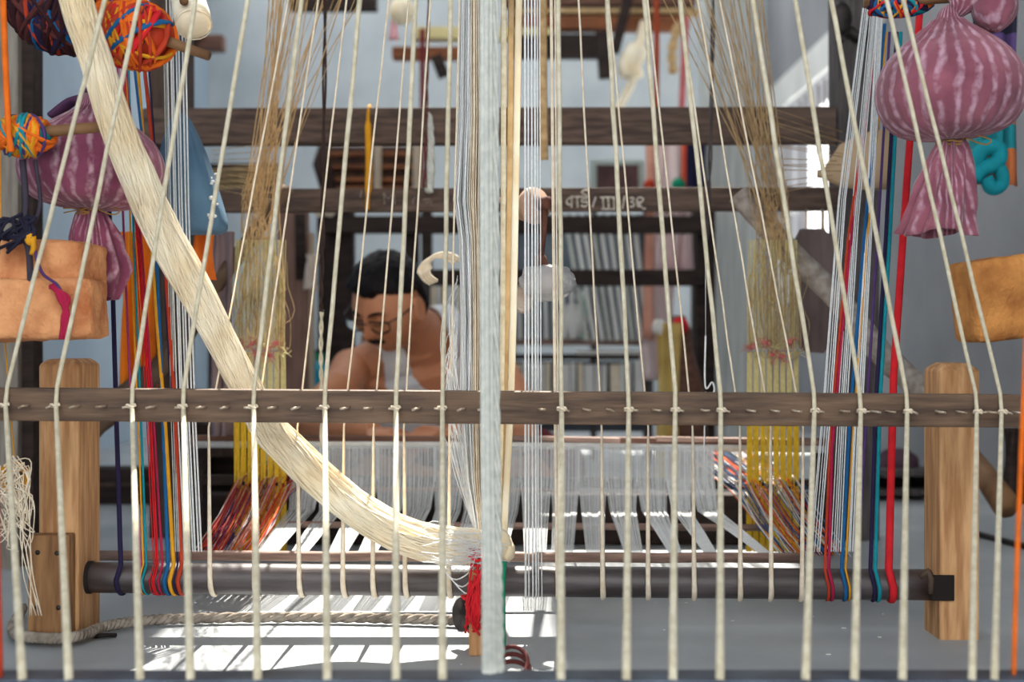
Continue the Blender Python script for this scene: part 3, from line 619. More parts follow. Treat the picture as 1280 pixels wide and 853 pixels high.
# blue bag
t = thing('blue_sack', 'dusty blue cloth sack hanging behind the white threads at left', 'sack', at(245, 230, 1.98))
g = G(); n = 48; rows = 20; c0 = at(228, 148, 2.0)
prof = [(140, 219, 232), (155, 212, 240), (175, 206, 250), (200, 200, 260), (225, 196, 268), (250, 194, 276), (270, 194, 282), (286, 198, 285), (294, 206, 278)]
for i, (y, x0, x1) in enumerate(prof):
    for j in range(n):
        a_ = 2*math.pi*j/n; pw = lambda v: math.copysign(abs(v)**.7, v); hw = (x1-x0)/2; amp = .10*max(0, 1-i/5)
        g.v.append(at((x0+x1)/2+hw*pw(math.cos(a_))*(1+amp*math.sin(11*a_)), y, 2.0)+V((0, min(.045, hw*2/F*1.0)*pw(math.sin(a_))*(1+amp*math.sin(11*a_)), 0)))
for i in range(len(prof)-1):
    for j in range(n): g.f.append((i*n+j, i*n+(j+1) % n, (i+1)*n+(j+1) % n, (i+1)*n+j))
g.f.append(tuple(range(n))[::-1]); g.f.append(tuple((len(prof)-1)*n+j for j in range(n)))
o = g.build('sack_body', mat('dusty blue cloth', (98, 132, 158), (70, 100, 126), 7, .8, .3, bscale=60), t); sb = o.modifiers.new('soft', 'SUBSURF'); sb.levels = 1; sb.render_levels = 1
g = G(); g.tube(path([at(226, 146, 2.0), at(224, 110, 2.0), at(222, -60, 2.0)], 4), .006, 8); g.build('sack_neck', plain('slate cloth', (70, 84, 104)), t)
g = G()
for k in range(10):
    p = at(rnd(258, 272), rnd(215, 275), 1.953); g.ell(p, rnd(.001, .004), .0008, rnd(.001, .003), nu=7, nv=4)
g.build('paint_fleck', M_white, t)

# ------------------------------------------------------------------ yarn bundles wound on sticks
def yarn(label, c, ax, L, r, cols, n, seed, stick=None, wb=.0062):
    random.seed(seed); t = thing('yarn_bundle', label, 'yarn', c, 'bundles of multicoloured yarn')
    ax = V(ax).normalized(); s_, u_ = frame(ax)
    E = lambda d: c+ax*(d.x*L)+s_*(d.y*r)+u_*(d.z*r)
    g = G(); M = Matrix(((ax.x, s_.x, u_.x, 0), (ax.y, s_.y, u_.y, 0), (ax.z, s_.z, u_.z, 0), (0, 0, 0, 1)))
    g.ell(c, L*.93, r*.9, r*.9, M, 20, 12); g.build('yarn_core', cols[0], t)
    for k in range(n):
        tl = (rnd(.1, .5) if k % 3 else rnd(.5, 1.2))*(1 if k % 2 else -1); ph = rnd(0, 6.28); e1 = V((math.sin(tl), math.cos(tl)*math.cos(ph), math.cos(tl)*math.sin(ph))); nn = V((0, -math.sin(ph), math.cos(ph)))
        f = rnd(.95, 1.06); off = V((rnd(-.2, .2), rnd(-.5, .5), rnd(-.5, .5))); P = []
        for j in range(22):
            q = 2*math.pi*j/22; d = (e1*math.cos(q)+nn*math.sin(q))*1.0+off; d.normalize(); P.append(E(d*f))
        G().tube(P, wb*rnd(.7, 1.15), 6, fx=.45, fy=1, closed=True).build('yarn_band', cols[1+k % (len(cols)-1)], t)
    if stick:
        G().tube([stick[0], stick[0].lerp(stick[1], .5), stick[1]], [.0075, .007, .006], 10).build('winding_stick', M_stick, t)
    random.seed(seed+1); return t
dk = plain('dark maroon yarn', (52, 22, 28))
yarn('big bundle of dark maroon and blue yarn at the top left', at(75, 15, 1.70), (1, 0, -.25), .065, .047, [dk, dk, M_brown, M_navy, M_brown, M_navy, dk, M_blue, M_brown, M_rust, dk], 52, 5)
yarn('big bundle of orange and red yarn with stick end, top left', at(163, 42, 1.66), (1, -.1, -.3), .053, .038, [M_rust, M_orange, M_rust, M_red, M_orange, M_yel, M_rust, M_blue, M_orange, M_navy, M_red, M_brown], 52, 6, (at(120, 20, 1.68), at(261, 70, 1.64)))
yarn('small bundle of orange and teal yarn at the left edge', at(30, 170, 1.62), (1, .1, .05), .0355, .0225, [M_teal, M_orange, M_yel, M_teal, M_orange, M_purp, M_yel], 30, 7, (at(-30, 172, 1.62), at(158, 156, 1.62)), .0046)
yarn('striped bundle of dark, orange and blue yarn at the top right', at(1122, 4, 1.72), (1, 0, .05), .046, .015, [M_navy, M_navy, M_orange, M_red, M_blue, M_teal, M_navy, M_yel], 26, 8, (at(1080, 3, 1.72), at(1215, -4, 1.7)), .0046)
vcord('orange_rope', M_orange, 'orange cord hanging to the small orange and teal yarn bundle', [(2, -160), (4, 0), (10, 150), (14, 190)], 8, 1.585)
vcord('orange_rope', M_orange, 'vertical orange cord at the far right beside the rail end', [(1285, 380), (1277, 560), (1270, 740), (1267, 848)], 6.5, 1.21)
vcord('orange_rope', M_rust, 'red orange cord at the bottom left corner by the anchor bar', [(-6, 560), (-3, 680), (1, 850)], 7, 1.2)
# cream cone of thread at top
t = thing('thread_cone', 'cream cone of wound thread at the top beside the dark upright', 'cone', at(238, 10, 1.9))
ax = (at(246, 50, 1.86)-at(228, -30, 1.95)).normalized(); q = ax.to_track_quat('Z', 'Y').to_matrix().to_4x4()
G().lathe([(.006, -.075), (.021, -.072), (.023, -.02), (.0255, .02), (.024, .042), (.012, .046), (.004, .046)], at(237, 8, 1.9), q, 28).build('wound_thread', M_skein, t)
g = G()
for k in range(40):
    z = lerp(-.07, .043, k/39); r_ = lerp(.0215, .0245, k/39); tl = .25*(1 if k % 2 else -1)
    g.tube([at(237, 8, 1.9)+q @ V((r_*math.cos(j*.4), r_*math.sin(j*.4), z+tl*.008*math.cos(j*.4))) for j in range(17)], .0008, 4)
g.build('thread_windings', M_tape, t, kind='stuff')
G().tube([at(225, -40, 1.95), at(230, 2, 1.85)], .006, 10).build('cone_core', M_stick, t)

# ------------------------------------------------------------------ logs, board, cone, hanging lamp
g = G(); P = path([at(922, 243, 2.30), at(985, 312, 2.28), at(1045, 372, 2.25), at(1100, 440, 2.2), at(1150, 486, 2.16), at(1200, 540, 2.12)], 8)
g.tube(P, [lerp(.0185, .021, k/(len(P)-1))*rnd(.96, 1.05) for k in range(len(P))], 12); solo(g, 'leaning_log', M_log, 'grey peeled log leaning diagonally behind the right coloured strands', 'log')
g = G(); P = path([at(360, 235, 2.36), at(318, 292, 2.34), at(285, 335, 2.34), at(262, 365, 2.33), at(215, 440, 2.32), at(175, 480, 2.3), at(110, 540, 2.28)], 6)
g.tube(P, [lerp(.012, .022, k/(len(P)-1))*rnd(.9, 1.1) for k in range(len(P))], 10); solo(g, 'leaning_branch', M_branch, 'dark crooked branch leaning diagonally behind the left coloured strands', 'branch')
# dark board hanging right
g = G(); a_ = at(994, 300, 2.56); b_ = at(1040, 440, 2.56)
M_bd = mat('grey mauve board', (112, 98, 96), (88, 76, 76), 8, .7, .2, (6, 6, 1))
pp = [(1003, 286), (1030, 286), (1043, 300), (1042, 425), (1030, 442), (1008, 440), (996, 425), (994, 305)]
n = len(pp); g.v = [at(x, y, 2.47) for x, y in pp]+[at(x, y, 2.47)+V((0, .03, 0)) for x, y in pp]; g.f = [tuple(range(n))[::-1], tuple(range(n, 2*n))]+[(i, (i+1) % n, n+(i+1) % n, n+i) for i in range(n)]
hb = solo(g, 'hanging_board', M_bd, 'grey mauve rounded board hanging behind the log at right', 'board', smooth=False)
g = G()
for x in (1008, 1028): g.tube([at(x, 290, 2.485), at(x, 268, 2.54), at(x, 262, 2.605)], .002, 6)
g.build('hanging_string', M_tan, hb)
# tan comb board (cone like) at right with fan of strings
t = thing('comb_board', 'tan cardboard cone spreading a fan of tan strings, right upright', 'comb board', at(1065, 200, 2.42))
g = G(); pr_ = [(1018, 222, 1024, 214), (1030, 210, 1030, 224), (1050, 180, 1050, 234), (1075, 166, 1080, 238), (1108, 160, 1112, 238)]
g.v = []
for (xa, ya, xb, yb) in pr_:
    m_ = ((xa+xb)/2, (ya+yb)/2); h_ = abs(yb-ya)/2
    for j in range(14):
        an = 2*math.pi*j/14; g.v.append(at(m_[0], m_[1]+h_*math.sin(an), 2.42)+V((0, h_*2.42/F*.5*math.cos(an), 0)))
for i in range(len(pr_)-1):
    for j in range(14): g.f.append((i*14+j, i*14+(j+1) % 14, (i+1)*14+(j+1) % 14, (i+1)*14+j))
g.f.append(tuple(range(14))[::-1]); g.f.append(tuple((len(pr_)-1)*14+j for j in range(14)))
g.build('board_cone', mat('tan card', (186, 162, 132), (164, 138, 108), 6, .8), t)
g = G()
for k in range(15): g.tube([at(1040+rnd(-4, 20), lerp(165, 228, k/14), 2.4), at(lerp(985, 945, rnd(0, 1)), lerp(125, 235, k/14)+rnd(0, 12), 2.3), at(rnd(945, 985), lerp(160, 262, k/14)+20, 2.25)], .0007, 4)
g.build('fan_strings', M_tan, t, kind='stuff')
# left counterpart strings
g = G()
for k in range(9): g.tube([at(266, lerp(188, 236, k/8), 2.45), at(lerp(320, 345, rnd(0, 1)), lerp(180, 250, k/8), 2.3)], .0006, 4)
solo(g, 'string_fan', M_tan, 'fan of tan strings running right from behind the blue sack', 'strings')
t = thing('hanging_lamp', 'rusty lamp holder with pulley disc and plastic wrapped shade', 'lamp', at(680, 290, 2.0))
D_ = 2.0
g = G(); ax = (at(694, 252, 1.97)-at(648, 262, 2.03)).normalized(); q = ax.to_track_quat('Z', 'Y').to_matrix().to_4x4(); c_ = at(669, 257, D_)
g.lathe([(.006, -.012), (.025, -.011), (.028, -.004), (.026, .004), (.012, .007), (.011, .009)], c_, q, 28); g.lathe([(.004, -.03), (.019, -.028), (.018, -.012), (.006, -.010)], c_, q, 24)
g.build('pulley_disc', mat('pale turned wood', (196, 164, 142), (156, 124, 106), 14, .7, .2), t)
G().tube([c_-ax*.02, at(640, 255, 2.2), at(610, 250, 2.61)], .008, 8).build('pulley_axle', mat('rusty iron', (112, 74, 60), (78, 50, 44), 40, .8, .3), t)
G().tube([c_, c_+ax*.02, c_+ax*.032], [.008, .0105, .009], 12).build('pulley_hub', mat('rusty iron', (112, 74, 60), (78, 50, 44), 40, .8, .3), t)
G().tube([at(681, 262, 1.985), at(679, 295, 1.985), at(676, 322, 1.985)], .0048, 10).build('lamp_rod', mat('rusty iron', (112, 74, 60)), t)
G().lathe([(.005, .012), (.009, .006), (.0105, 0), (.0105, -.006), (.004, -.008)], at(676, 328, 1.985), None, 20).build('lamp_collar', mat('rusty iron', (112, 74, 60)), t)
g = G(); g.lathe([(.03, .021), (.034, .019), (.038, -.008), (.035, -.018), (.012, -.021)], at(683, 352, 1.985), None, 30); g.build('lamp_shade', mat('grey enamel', (176, 176, 180), (150, 150, 154), 20, .4), t)
g = G(); dd = lambda d, p: p*(1+.07*noise.noise(d*4)+.03*noise.noise(d*13)); g.ell(at(684, 354, 1.985), .042, .036, .027, nu=40, nv=24, disp=dd)
g.build('plastic_wrap', M_plastic, t)
g = G(); g.ell(at(655, 374, 1.98), .017, .012, .02, nu=24, nv=16, disp=lambda d, p: p*(1+.3*noise.noise(d*4+V((3, 0, 0))))); g.build('wrap_tail', mat('crumpled plastic', (226, 214, 204), (190, 170, 156), 30, .25, .6, trans=.5), t)
# cream rolled band beside the centre threads
t = thing('ribbon_coil', 'small rolled coil of cream ribbon left of the centre threads', 'coil', at(556, 335, 2.2))
for k in range(4):
    g = G(); P = [at(556+22*math.cos(q_)-k*3, 335+18*math.sin(q_)+k*1.5, 2.2) for q_ in [2.0+j*.22 for j in range(18)]]
    g.tube(P, .009-.001*k, 8, fx=.25, fy=1, side=(0, .2, 1)); g.build('ribbon_turn', M_tape, t)
# wire hook and dark twisted cords
g = G(); g.tube(path([at(882, 420, 2.0), at(881, 470, 2.0), at(883, 486, 2.0), at(890, 478, 2.0), at(893, 486, 2.0), at(892, 492, 2.0)], 5), .0014, 6); g.tube([at(882, 300, 2.0), at(882, 420, 2.0)], .0005, 4)
g.tube([at(882, 490, 2.0), at(880, 560, 2.0), at(883, 640, 2.0)], .001, 5)
solo(g, 'wire_hook', M_warp, 'white wire hook dangling just above the rail, right of centre', 'hook')
def twist(label, pts, D, m=M_darkcord, r=.002, name='twisted_cord'):
    P = path([at(x, y, D) for x, y in pts], 16); g = G()
    for ph in (0, math.pi): g.tube([p+V((r*1.1*math.cos(i*.5+ph), r*1.1*math.sin(i*.5+ph), 0)) for i, p in enumerate(P)], r, 6)
    return solo(g, name, m, label, 'cord')
twist('dark twisted double cord with loop end, left of the weaver', [(408, -160), (405, 150), (403, 300), (401, 378), (402, 390)], 2.2)
twist('pale knotted loop cord below the dark twisted cord', [(402, 388), (401, 440), (402, 490), (402, 560)], 2.2, M_cream, .0018, 'loop_cord')
twist('dark twisted cord hanging in front of the whitewashed pillar', [(893, -160), (890, 100), (886, 250), (884, 300)], 2.4, M_greypost, .002)
twist('pair of dark red twisted cords near the red strip, upper centre left', [(536, -20), (534, 110), (532, 235)], 2.45, M_brown, .0015)
# tassels on the beam
g = G(); g.tube(path([at(462, 132, 2.61), at(460, 150, 2.593), at(461, 210, 2.585), at(459, 262, 2.585)], 6), [.0035]*7+[.0065]*9+[.004]*3, 8); solo(g, 'yellow_tassel', M_yel, 'golden yellow tassel hanging over the upper cross beam', 'tassel')
g = G(); P = path([at(534, 132, 2.61), at(538, 160, 2.593), at(539, 215, 2.585), at(536, 240, 2.585)], 8)
for ph in (0, 2.1, 4.2): g.tube([p+V((.004*math.cos(i*.8+ph), .003*math.sin(i*.8+ph), 0)) for i, p in enumerate(P)], [lerp(.002, .0055, i/len(P)) for i in range(len(P))], 6)
solo(g, 'white_tassel', M_pale, 'white braided tassel hanging from the upper cross beam', 'tassel')
# tangled yarn at left edge
g = G(); random.seed(31)
for k in range(34):
    p = at(rnd(0, 26), rnd(575, 640), 1.66); g.tube(path([p]+[p+V((rnd(-.018, .02), rnd(-.01, .01), rnd(-.03, .03)-.01*j)) for j in range(4)], 5), .0008, 4, cap=False)
for k in range(6): g.tube(path([at(rnd(5, 25), 570, 1.66), at(rnd(20, 38), 600, 1.66), at(rnd(25, 40), 660, 1.65), at(rnd(28, 46), 690+rnd(0, 30), 1.65), at(40+rnd(-4, 12), 770, 1.66)], 6), .0007, 4)
t = thing('yarn_tangle', 'loose tangle of pale thread hanging at the left edge', 'tangle', at(14, 600, 1.66)); g.build('tangle_threads', M_tape, t, kind='stuff')
g = G()
for k in range(10): g.tube([at(18+rnd(-4, 4), 598, 1.67)+V((.014*math.cos(q*.5), rnd(-.004, .004), .02*math.sin(q*.5))) for q in range(14)], .0012, 5)
g.tube(path([at(18, 575, 1.67), at(12, 500, 1.68), at(4, 380, 1.7), at(0, 200, 1.7), at(-4, -80, 1.7)], 5), .001, 5)
g.build('golden_loops', M_yel, t)

# ------------------------------------------------------------------ far left upright, hanging cloths
t = thing('wooden_upright', 'weathered grey upright at the far left behind the bricks', 'post', V((at(10, 0, 2.3).x, 2.3, 0)))
upright(-12, 22, 2.3, .06, 1.5, mat('grey beige upright', (150, 144, 134), (120, 112, 104), 10, .8, .2, (8, 8, 1)), 'upright_body', t); upright(22, 42, 2.32, .05, 1.5, M_dkwood, 'dark strip', t)
def drape(label, name, x0, x1, y0, y1, D, m, folds=5, amp=.012, cat='cloth', slant=0):
    g = G(); nu = 40; nv = 14
    for i in range(nv+1):
        for j in range(nu+1):
            u = j/nu; v_ = i/nv; wv = math.sin(u*folds*2*math.pi+v_*1.3)*amp*(.4+.6*v_); g.v.append(at(lerp(x0, x1, u)+slant*v_+3*math.sin(v_*4+u*9), lerp(y0, y1, v_), D)+V((0, wv, 0)))
    for i in range(nv):
        for j in range(nu): g.f.append((i*(nu+1)+j, i*(nu+1)+j+1, (i+1)*(nu+1)+j+1, (i+1)*(nu+1)+j))
    o = solo(g, name, m, label, cat); s_ = o.modifiers.new('thick', 'SOLIDIFY'); s_.thickness = .003; return o
drape('saffron orange cloth hanging behind the left coloured strands', 'hanging_cloth', 150, 194, 290, 484, 2.305, mat('saffron cloth', (240, 134, 30), (206, 100, 22), 12, .85), 3)
drape('orange cloth hanging below the blue sack', 'hanging_cloth', 240, 266, 282, 350, 2.02, mat('orange cloth', (240, 128, 44), (214, 100, 30), 12, .85), 2)
drape('long grey mauve cloth hanging below the blue sack beside the branch', 'hanging_cloth', 264, 290, 290, 545, 2.33, mat('mauve cloth', (150, 132, 136), (120, 104, 108), 8, .85), 2)
# striped shawl at right wall
def stripes(name, cols, scale, axis='Z'):
    m = bpy.data.materials.new(name); m.use_nodes = True; nt = m.node_tree; b = nt.nodes['Principled BSDF']; b.inputs['Roughness'].default_value = .9
    tc = nt.nodes.new('ShaderNodeTexCoord'); sp = nt.nodes.new('ShaderNodeSeparateXYZ'); mu = nt.nodes.new('ShaderNodeMath'); mu.operation = 'MULTIPLY'; mu.inputs[1].default_value = scale
    fr_ = nt.nodes.new('ShaderNodeMath'); fr_.operation = 'FRACT'; rp = nt.nodes.new('ShaderNodeValToRGB'); rp.color_ramp.interpolation = 'CONSTANT'; L = nt.links.new
    while len(rp.color_ramp.elements) < len(cols): rp.color_ramp.elements.new(.5)
    for i, (p, c) in enumerate(cols): rp.color_ramp.elements[i].position = p; rp.color_ramp.elements[i].color = (*lin(c), 1)
    L(tc.outputs['Object'], sp.inputs[0]); L(sp.outputs[axis], mu.inputs[0]); L(mu.outputs[0], fr_.inputs[0]); L(fr_.outputs[0], rp.inputs[0]); L(rp.outputs[0], b.inputs['Base Color']); return m
M_shawl = stripes('striped shawl', [(0, (88, 66, 120)), (.35, (30, 30, 50)), (.42, (70, 50, 66)), (.5, (170, 40, 60)), (.57, (40, 40, 56)), (.66, (196, 110, 60)), (.84, (20, 130, 140)), (.95, (200, 110, 60))], 2.6)
sh = drape('striped violet, orange and teal shawl hanging behind the large plum bag', 'striped_shawl', 1214, 1272, -60, 232, 2.3, M_shawl, 3, .014)
g = G()
g.tube(path([at(1212, 215, 2.26), at(1228, 188, 2.25), at(1246, 186, 2.25), at(1246, 202, 2.25), at(1226, 212, 2.25), at(1215, 224, 2.25)], 6), .017, 12, fx=1, fy=.8); g.tube(path([at(1236, 205, 2.25), at(1250, 212, 2.25), at(1252, 230, 2.25), at(1240, 236, 2.25), at(1232, 222, 2.25)], 6), .014, 12, fx=1, fy=.8)
g.build('shawl_knot', M_teal, None, label='knotted teal cloth end hanging below the striped shawl', category='cloth')

# ------------------------------------------------------------------ neighbouring looms and clutter at the back (out of focus)
def bxp(x0, x1, y0, y1, D, dep, bev=.003): a_ = at(x0, y1, D); b_ = at(x1, y0, D); return G().box((a_.x, D, a_.z), (b_.x, D+dep, b_.z), bev=bev)
t = thing('dark_loom', 'dark loom behind the weaver with two crossbars and uprights', 'loom', V((0, 3.75, 0)))
for y0, y1, x0, x1 in ((270, 291, 396, 888), (337, 357, 446, 884)): bxp(x0, x1, y0, y1, 3.72, .05).build('crossbar', M_dkwood, t, False)
for x0, x1 in ((872, 896), (408, 440), (505, 522)): a_ = at(x0, 0, 3.75).x; b_ = at(x1, 0, 3.75).x; G().box((a_, 3.77, 0), (b_, 3.83, at(0, 262 if x0 != 505 else 262, 3.75).z), bev=.004).build('upright', M_dkwood, t, False)
t = thing('pinkish_board', 'broad pinkish brown upright board left of the weaver', 'board', V((at(364, 0, 3.45).x, 3.45, 0)))
a_ = at(346, 0, 3.45).x; b_ = at(384, 0, 3.45).x; G().box((a_, 3.45, 0), (b_, 3.49, at(0, 262, 3.45).z), bev=.004).build('board_body', mat('pinkish brown wood', (150, 116, 104), (118, 90, 80), 8, .7, .2, (8, 8, 1)), t, False)
G().box((b_+.001, 3.46, 0), (b_+.012, 3.5, at(0, 290, 3.45).z), bev=.003).build('pale_strip', mat('pale wood', (196, 178, 156), None, 8, .7), t, False)
G().tube([at(375, 268, 3.42), at(377, 350, 3.42)], .014, 10).build('dark_spindle', M_dkwood, t)
# reed rack
t = thing('reed_rack', 'rack of leaning white reed slats behind the weaver, right of centre', 'rack', V((at(730, 0, 4.3).x, 4.3, 0)))
for y0, y1, x0, x1, m in ((424, 432, 640, 806, M_rod), (443, 450, 640, 806, M_dkwood), (438, 444, 720, 806, M_white), (485, 496, 640, 806, M_dkwood)): bxp(x0, x1, y0, y1, 4.32, .05).build('rack_bar', m, t, False)
for x0 in (632, 806): a_ = at(x0, 0, 4.3).x; G().box((a_, 4.33, 0), (a_+.03, 4.37, at(0, 250, 4.3).z), bev=.003).build('rack_upright', M_greypost, t, False)
bxp(630, 815, 250, 262, 4.33, .05).build('rack_bar', M_white, t, False)
bxp(644, 806, 268, 424, 4.40, .015).build('rack_back', mat('slate gap back', (124, 136, 146), (96, 108, 118), 5, .9), t, False); bxp(644, 806, 452, 540, 4.40, .015).build('rack_back', mat('dark slate back', (92, 98, 106), (66, 70, 78), 5, .9), t, False)  # panels added so the gaps between slats read dark
for k in range(9):
    x = 728+k*9.5; p, q = at(x-22+k*1.2, 268, 4.31), at(x+6, 426, 4.3); g = G().bar(p, q, .014, .006, .001, up=(0, 1, 0)); g.build('reed_slat', M_white if k % 3 else M_pale, t, False)
for k in range(16):
    x = 644+k*10.2+rnd(-2, 2); g = G().bar(at(x, 452+rnd(0, 4), 4.3), at(x+rnd(-1, 1), 500+rnd(0, 30), 4.3), .016 if k % 3 else .03, .006, .001, up=(0, 1, 0)); g.build('reed_slat', M_white if k % 4 else M_tape, t, False)
for k in range(7):
    x = 648+k*11; G().bar(at(x, 356, 4.3), at(x+2, 424, 4.3), .013, .006, .001, up=(0, 1, 0)).build('reed_slat', M_white, t, False)
g = G(); g.ell(at(716, 402, 4.34), .05, .045, .056, disp=lambda d, p: p*(1+.15*noise.noise(d*2))); solo(g, 'white_yarn_ball', M_white, 'white ball of yarn on the reed rack bar', 'yarn')
g = G(); g.tube([at(726, 380, 4.34), at(728, 424.5, 4.34)], .02, 10); g.ell(at(727, 372, 4.34), .02, .02, .022); solo(g, 'thread_bobbin', mat('teal cap', (30, 190, 170), (240, 240, 236), 4, .4), 'teal topped white bobbin beside the white yarn ball', 'bobbin')
# cloths by the rear upright
drape('pink strip of cloth hanging behind the lettered beam, right of centre', 'hanging_cloth', 806, 818, 152, 425, 4.265, mat('salmon cloth', (226, 168, 146), (206, 142, 120), 8, .85), 1, .01)
drape('white and pink cloth hanging under the rear crossbar', 'hanging_cloth', 816, 866, 152, 340, 4.27, mat('pinkish white cloth', (244, 226, 222), (230, 196, 196), 5, .85), 3, .015)
drape('pale cloth hanging low behind the red topped spindle', 'hanging_cloth', 800, 842, 355, 475, 4.3, mat('pale pink cloth', (232, 216, 212), (214, 190, 190), 5, .85), 2, .015)
drape('dark blue cloth hanging beside the whitewashed pillar', 'hanging_cloth', 852, 884, 152, 240, 4.26, mat('dark blue cloth', (44, 44, 78), (30, 30, 56), 8, .85), 2, .012)
vcord('orange_strip', mat('vermilion strip', (238, 96, 60)), 'bright vermilion strip over the dark blue cloth', [(855, 150), (855, 236)], 6, 4.24, 'strip', fy=.3)
vcord('orange_strip', mat('brick red strip', (176, 76, 46)), 'brick red strip hanging above the upper cross beam', [(820, -60), (821, 60), (820, 140)], 7, 4.0, 'strip', fy=.3)
vcord('pink_strip', mat('rose strip', (206, 110, 112)), 'rose coloured strip hanging above the upper cross beam by the pillar', [(857, 22), (855, 70), (852, 140)], 8, 4.79, 'strip', fy=.3)
vcord('red_strip', mat('maroon strip', (120, 46, 48)), 'maroon strip hanging left of the white braided tassel', [(528, 36), (528, 150), (528, 240)], 7, 4.795, 'strip', fy=.3)
g = G(); a_ = at(840, 480, 3.55); P = [at(848, 395, 3.55), at(848, 415, 3.55), at(852, 440, 3.55), at(855, 500, 3.55), at(855, 610, 3.55)]; g.tube(P, [.018, .034, .03, .06, .065], 14); solo(g, 'brown_spindle', M_batten, 'brown tapered spindle stack below the red yarn, behind the rail', 'spindle')
g = G(); g.ell(at(850, 408, 3.5), .022, .02, .024); solo(g, 'red_yarn_ball', M_red, 'small red yarn ball on the brown spindle', 'yarn')
g = G(); g.ell(at(824, 410, 3.45), .018, .015, .022, disp=lambda d, p: p*(1+.2*noise.noise(d*3))); solo(g, 'white_bobbin', M_white, 'white thread bobbin just left of the red yarn ball', 'bobbin')
drape('straw yellow cloth strip hanging below the white bobbin', 'hanging_cloth', 820, 850, 404, 612, 3.44, mat('straw cloth', (206, 180, 110), (180, 150, 84), 8, .85), 2, .01)
solo(G().tube([at(796, 156, 4.284), at(905, 156, 4.284)], .014, 10), 'clothes_pole', M_stick, 'short pole fixed to the pillar, cloths hanging from it', 'pole')
t = thing('plank_shelf', 'thin pale shelf behind the lettered beam, fixed to the pillar', 'shelf', at(800, 243, 4.2))
bxp(735, 880, 240, 246, 4.12, .3).build('shelf_board', M_greypost, t, False)
for x in (742, 868): G().bar(at(x, 246, 4.4), V((at(x, 246, 4.4).x, 4.4, 0)), .02, .02, up=(0, 1, 0)).build('shelf_leg', M_greypost, t, False)
# panel on shelf
t = thing('maroon_board', 'dark maroon panel with pale frame leaning behind the lettered beam', 'board', at(770, 222, 4.3))
bxp(738, 806, 200, 240, 4.3, .02).build('panel_frame', mat('pale green frame', (176, 188, 182)), t, False); bxp(746, 798, 206, 240, 4.285, .014).build('panel_face', mat('maroon panel', (96, 70, 68), (70, 50, 50)), t, False)
g = G(); g.ell(at(812, 232, 4.2), .018, .018, .02); solo(g, 'clay_ball', M_rust, 'small clay coloured ball behind the lettered beam', 'ball')
g = G(); g.ell(at(848, 231, 4.2), .022, .02, .022); solo(g, 'green_yarn_ball', M_green, 'small green yarn ball below the dark blue cloth', 'yarn')
# overhead frame in the distance
t = thing('overhead_rack', 'brown overhead timber rack in the back above the cross beams', 'rack', V((at(740, 0, 4.8).x, 4.8, 1.2)))
M_rack = mat('warm brown timber', (150, 92, 56), (108, 64, 42), 8, .7, .2, (1, 8, 8))
for y0, y1, x0, x1, m in ((-30, 6, 630, 870, M_batten), (10, 16, 640, 880, M_tan), (20, 36, 636, 862, M_rack), (42, 70, 640, 760, M_dkwood), (58, 72, 490, 580, M_rack), (33, 48, 515, 690, M_heddle2), (-20, 10, 360, 470, M_dkwood)): bxp(x0, x1, y0, y1, 4.8, .07).build('rack_beam', m, t, False)
for p, q, wd in (((792, -30), (768, 66), .035), ((752, 40), (757, 98), .045), ((545, 70), (555, 96), .04), ((246, 40), (232, 62), .05)): G().bar(at(*p, 4.75), at(*q, 4.75), wd, wd, .003, up=(0, 1, 0)).build('rack_strut', M_dkwood, t, False)
for x0, x1 in ((232, 278),): bxp(x0, x1, 43, 62, 4.75, .06).build('rack_block', M_batten, t, False)
for x in (700, 850): a_ = at(x, -30, 4.83); G().bar(a_, V((a_.x, a_.y, ZC)), .04, .04, .002, up=(0, 1, 0)).build('rack_hanger', M_dkwood, t, False)
g = G(); P = path([at(806, 28, 4.78), at(798, 60, 4.76), at(786, 82, 4.76), at(790, 100, 4.76), at(776, 130, 4.76), at(766, 145, 4.76)], 6); g.tube(P, [.018]*6+[.04]*12+[.016]*(len(P)-18), 12); solo(g, 'hanging_skein', M_skein, 'cream yarn skein hanging from the overhead timber rack', 'skein')
g = G(); P = path([at(848, 28, 4.79), at(840, 65, 4.78), at(842, 92, 4.78)], 6); g.tube(P, [.012+.004*(i % 3) for i in range(len(P))], 10); solo(g, 'hanging_skein', M_tan, 'small beige skein hanging beside the rose strip', 'skein')
g = G(); g.ell(at(503, 14, 4.4), .045, .04, .045); o = solo(g, 'cream_spool', M_skein, 'round cream spool at the top, left of centre', 'spool')
drape('pink cloth hanging beside the round cream spool', 'hanging_cloth', 488, 498, 0, 50, 4.5, mat('soft pink cloth', (226, 168, 172)), 1, .01)
# racks at back left
t = thing('bobbin_rack', 'dark rack with tan bars behind the yellow tassel', 'rack', V((at(450, 0, 4.4).x, 4.4, 0)))
bxp(398, 528, 183, 245, 4.45, .04).build('rack_back', mat('dull brown board', (92, 66, 52), (70, 50, 42)), t, False)  # the board's own dark brown
for y in (190, 206, 222, 233): bxp(400, 526, y, y+5, 4.41, .03).build('rack_bar', M_rack, t, False)
for x in (467, 516, 398): bxp(x, x+9, 180, 260, 4.39, .03).build('rack_strip', mat('pale wood', (196, 178, 156)), t, False)
a_ = at(396, 0, 4.42).x; b_ = at(526, 0, 4.42).x
for x in (a_, b_): G().box((x, 4.44, 0), (x+.035, 4.48, at(0, 245, 4.42).z)).build('rack_leg', M_dkwood, t, False)
t = thing('slat_rack', 'dark rack of tan slats behind the left tan cords', 'rack', V((at(305, 0, 3.9).x, 3.9, 0)))
bxp(262, 352, 204, 238, 3.95, .03).build('rack_back', M_dkwood, t, False)
for y in (212, 219, 226, 233): G().bar(at(262, y+2, 3.92), at(352, y-3, 3.92), .02, .007).build('rack_slat', M_tan, t, False)
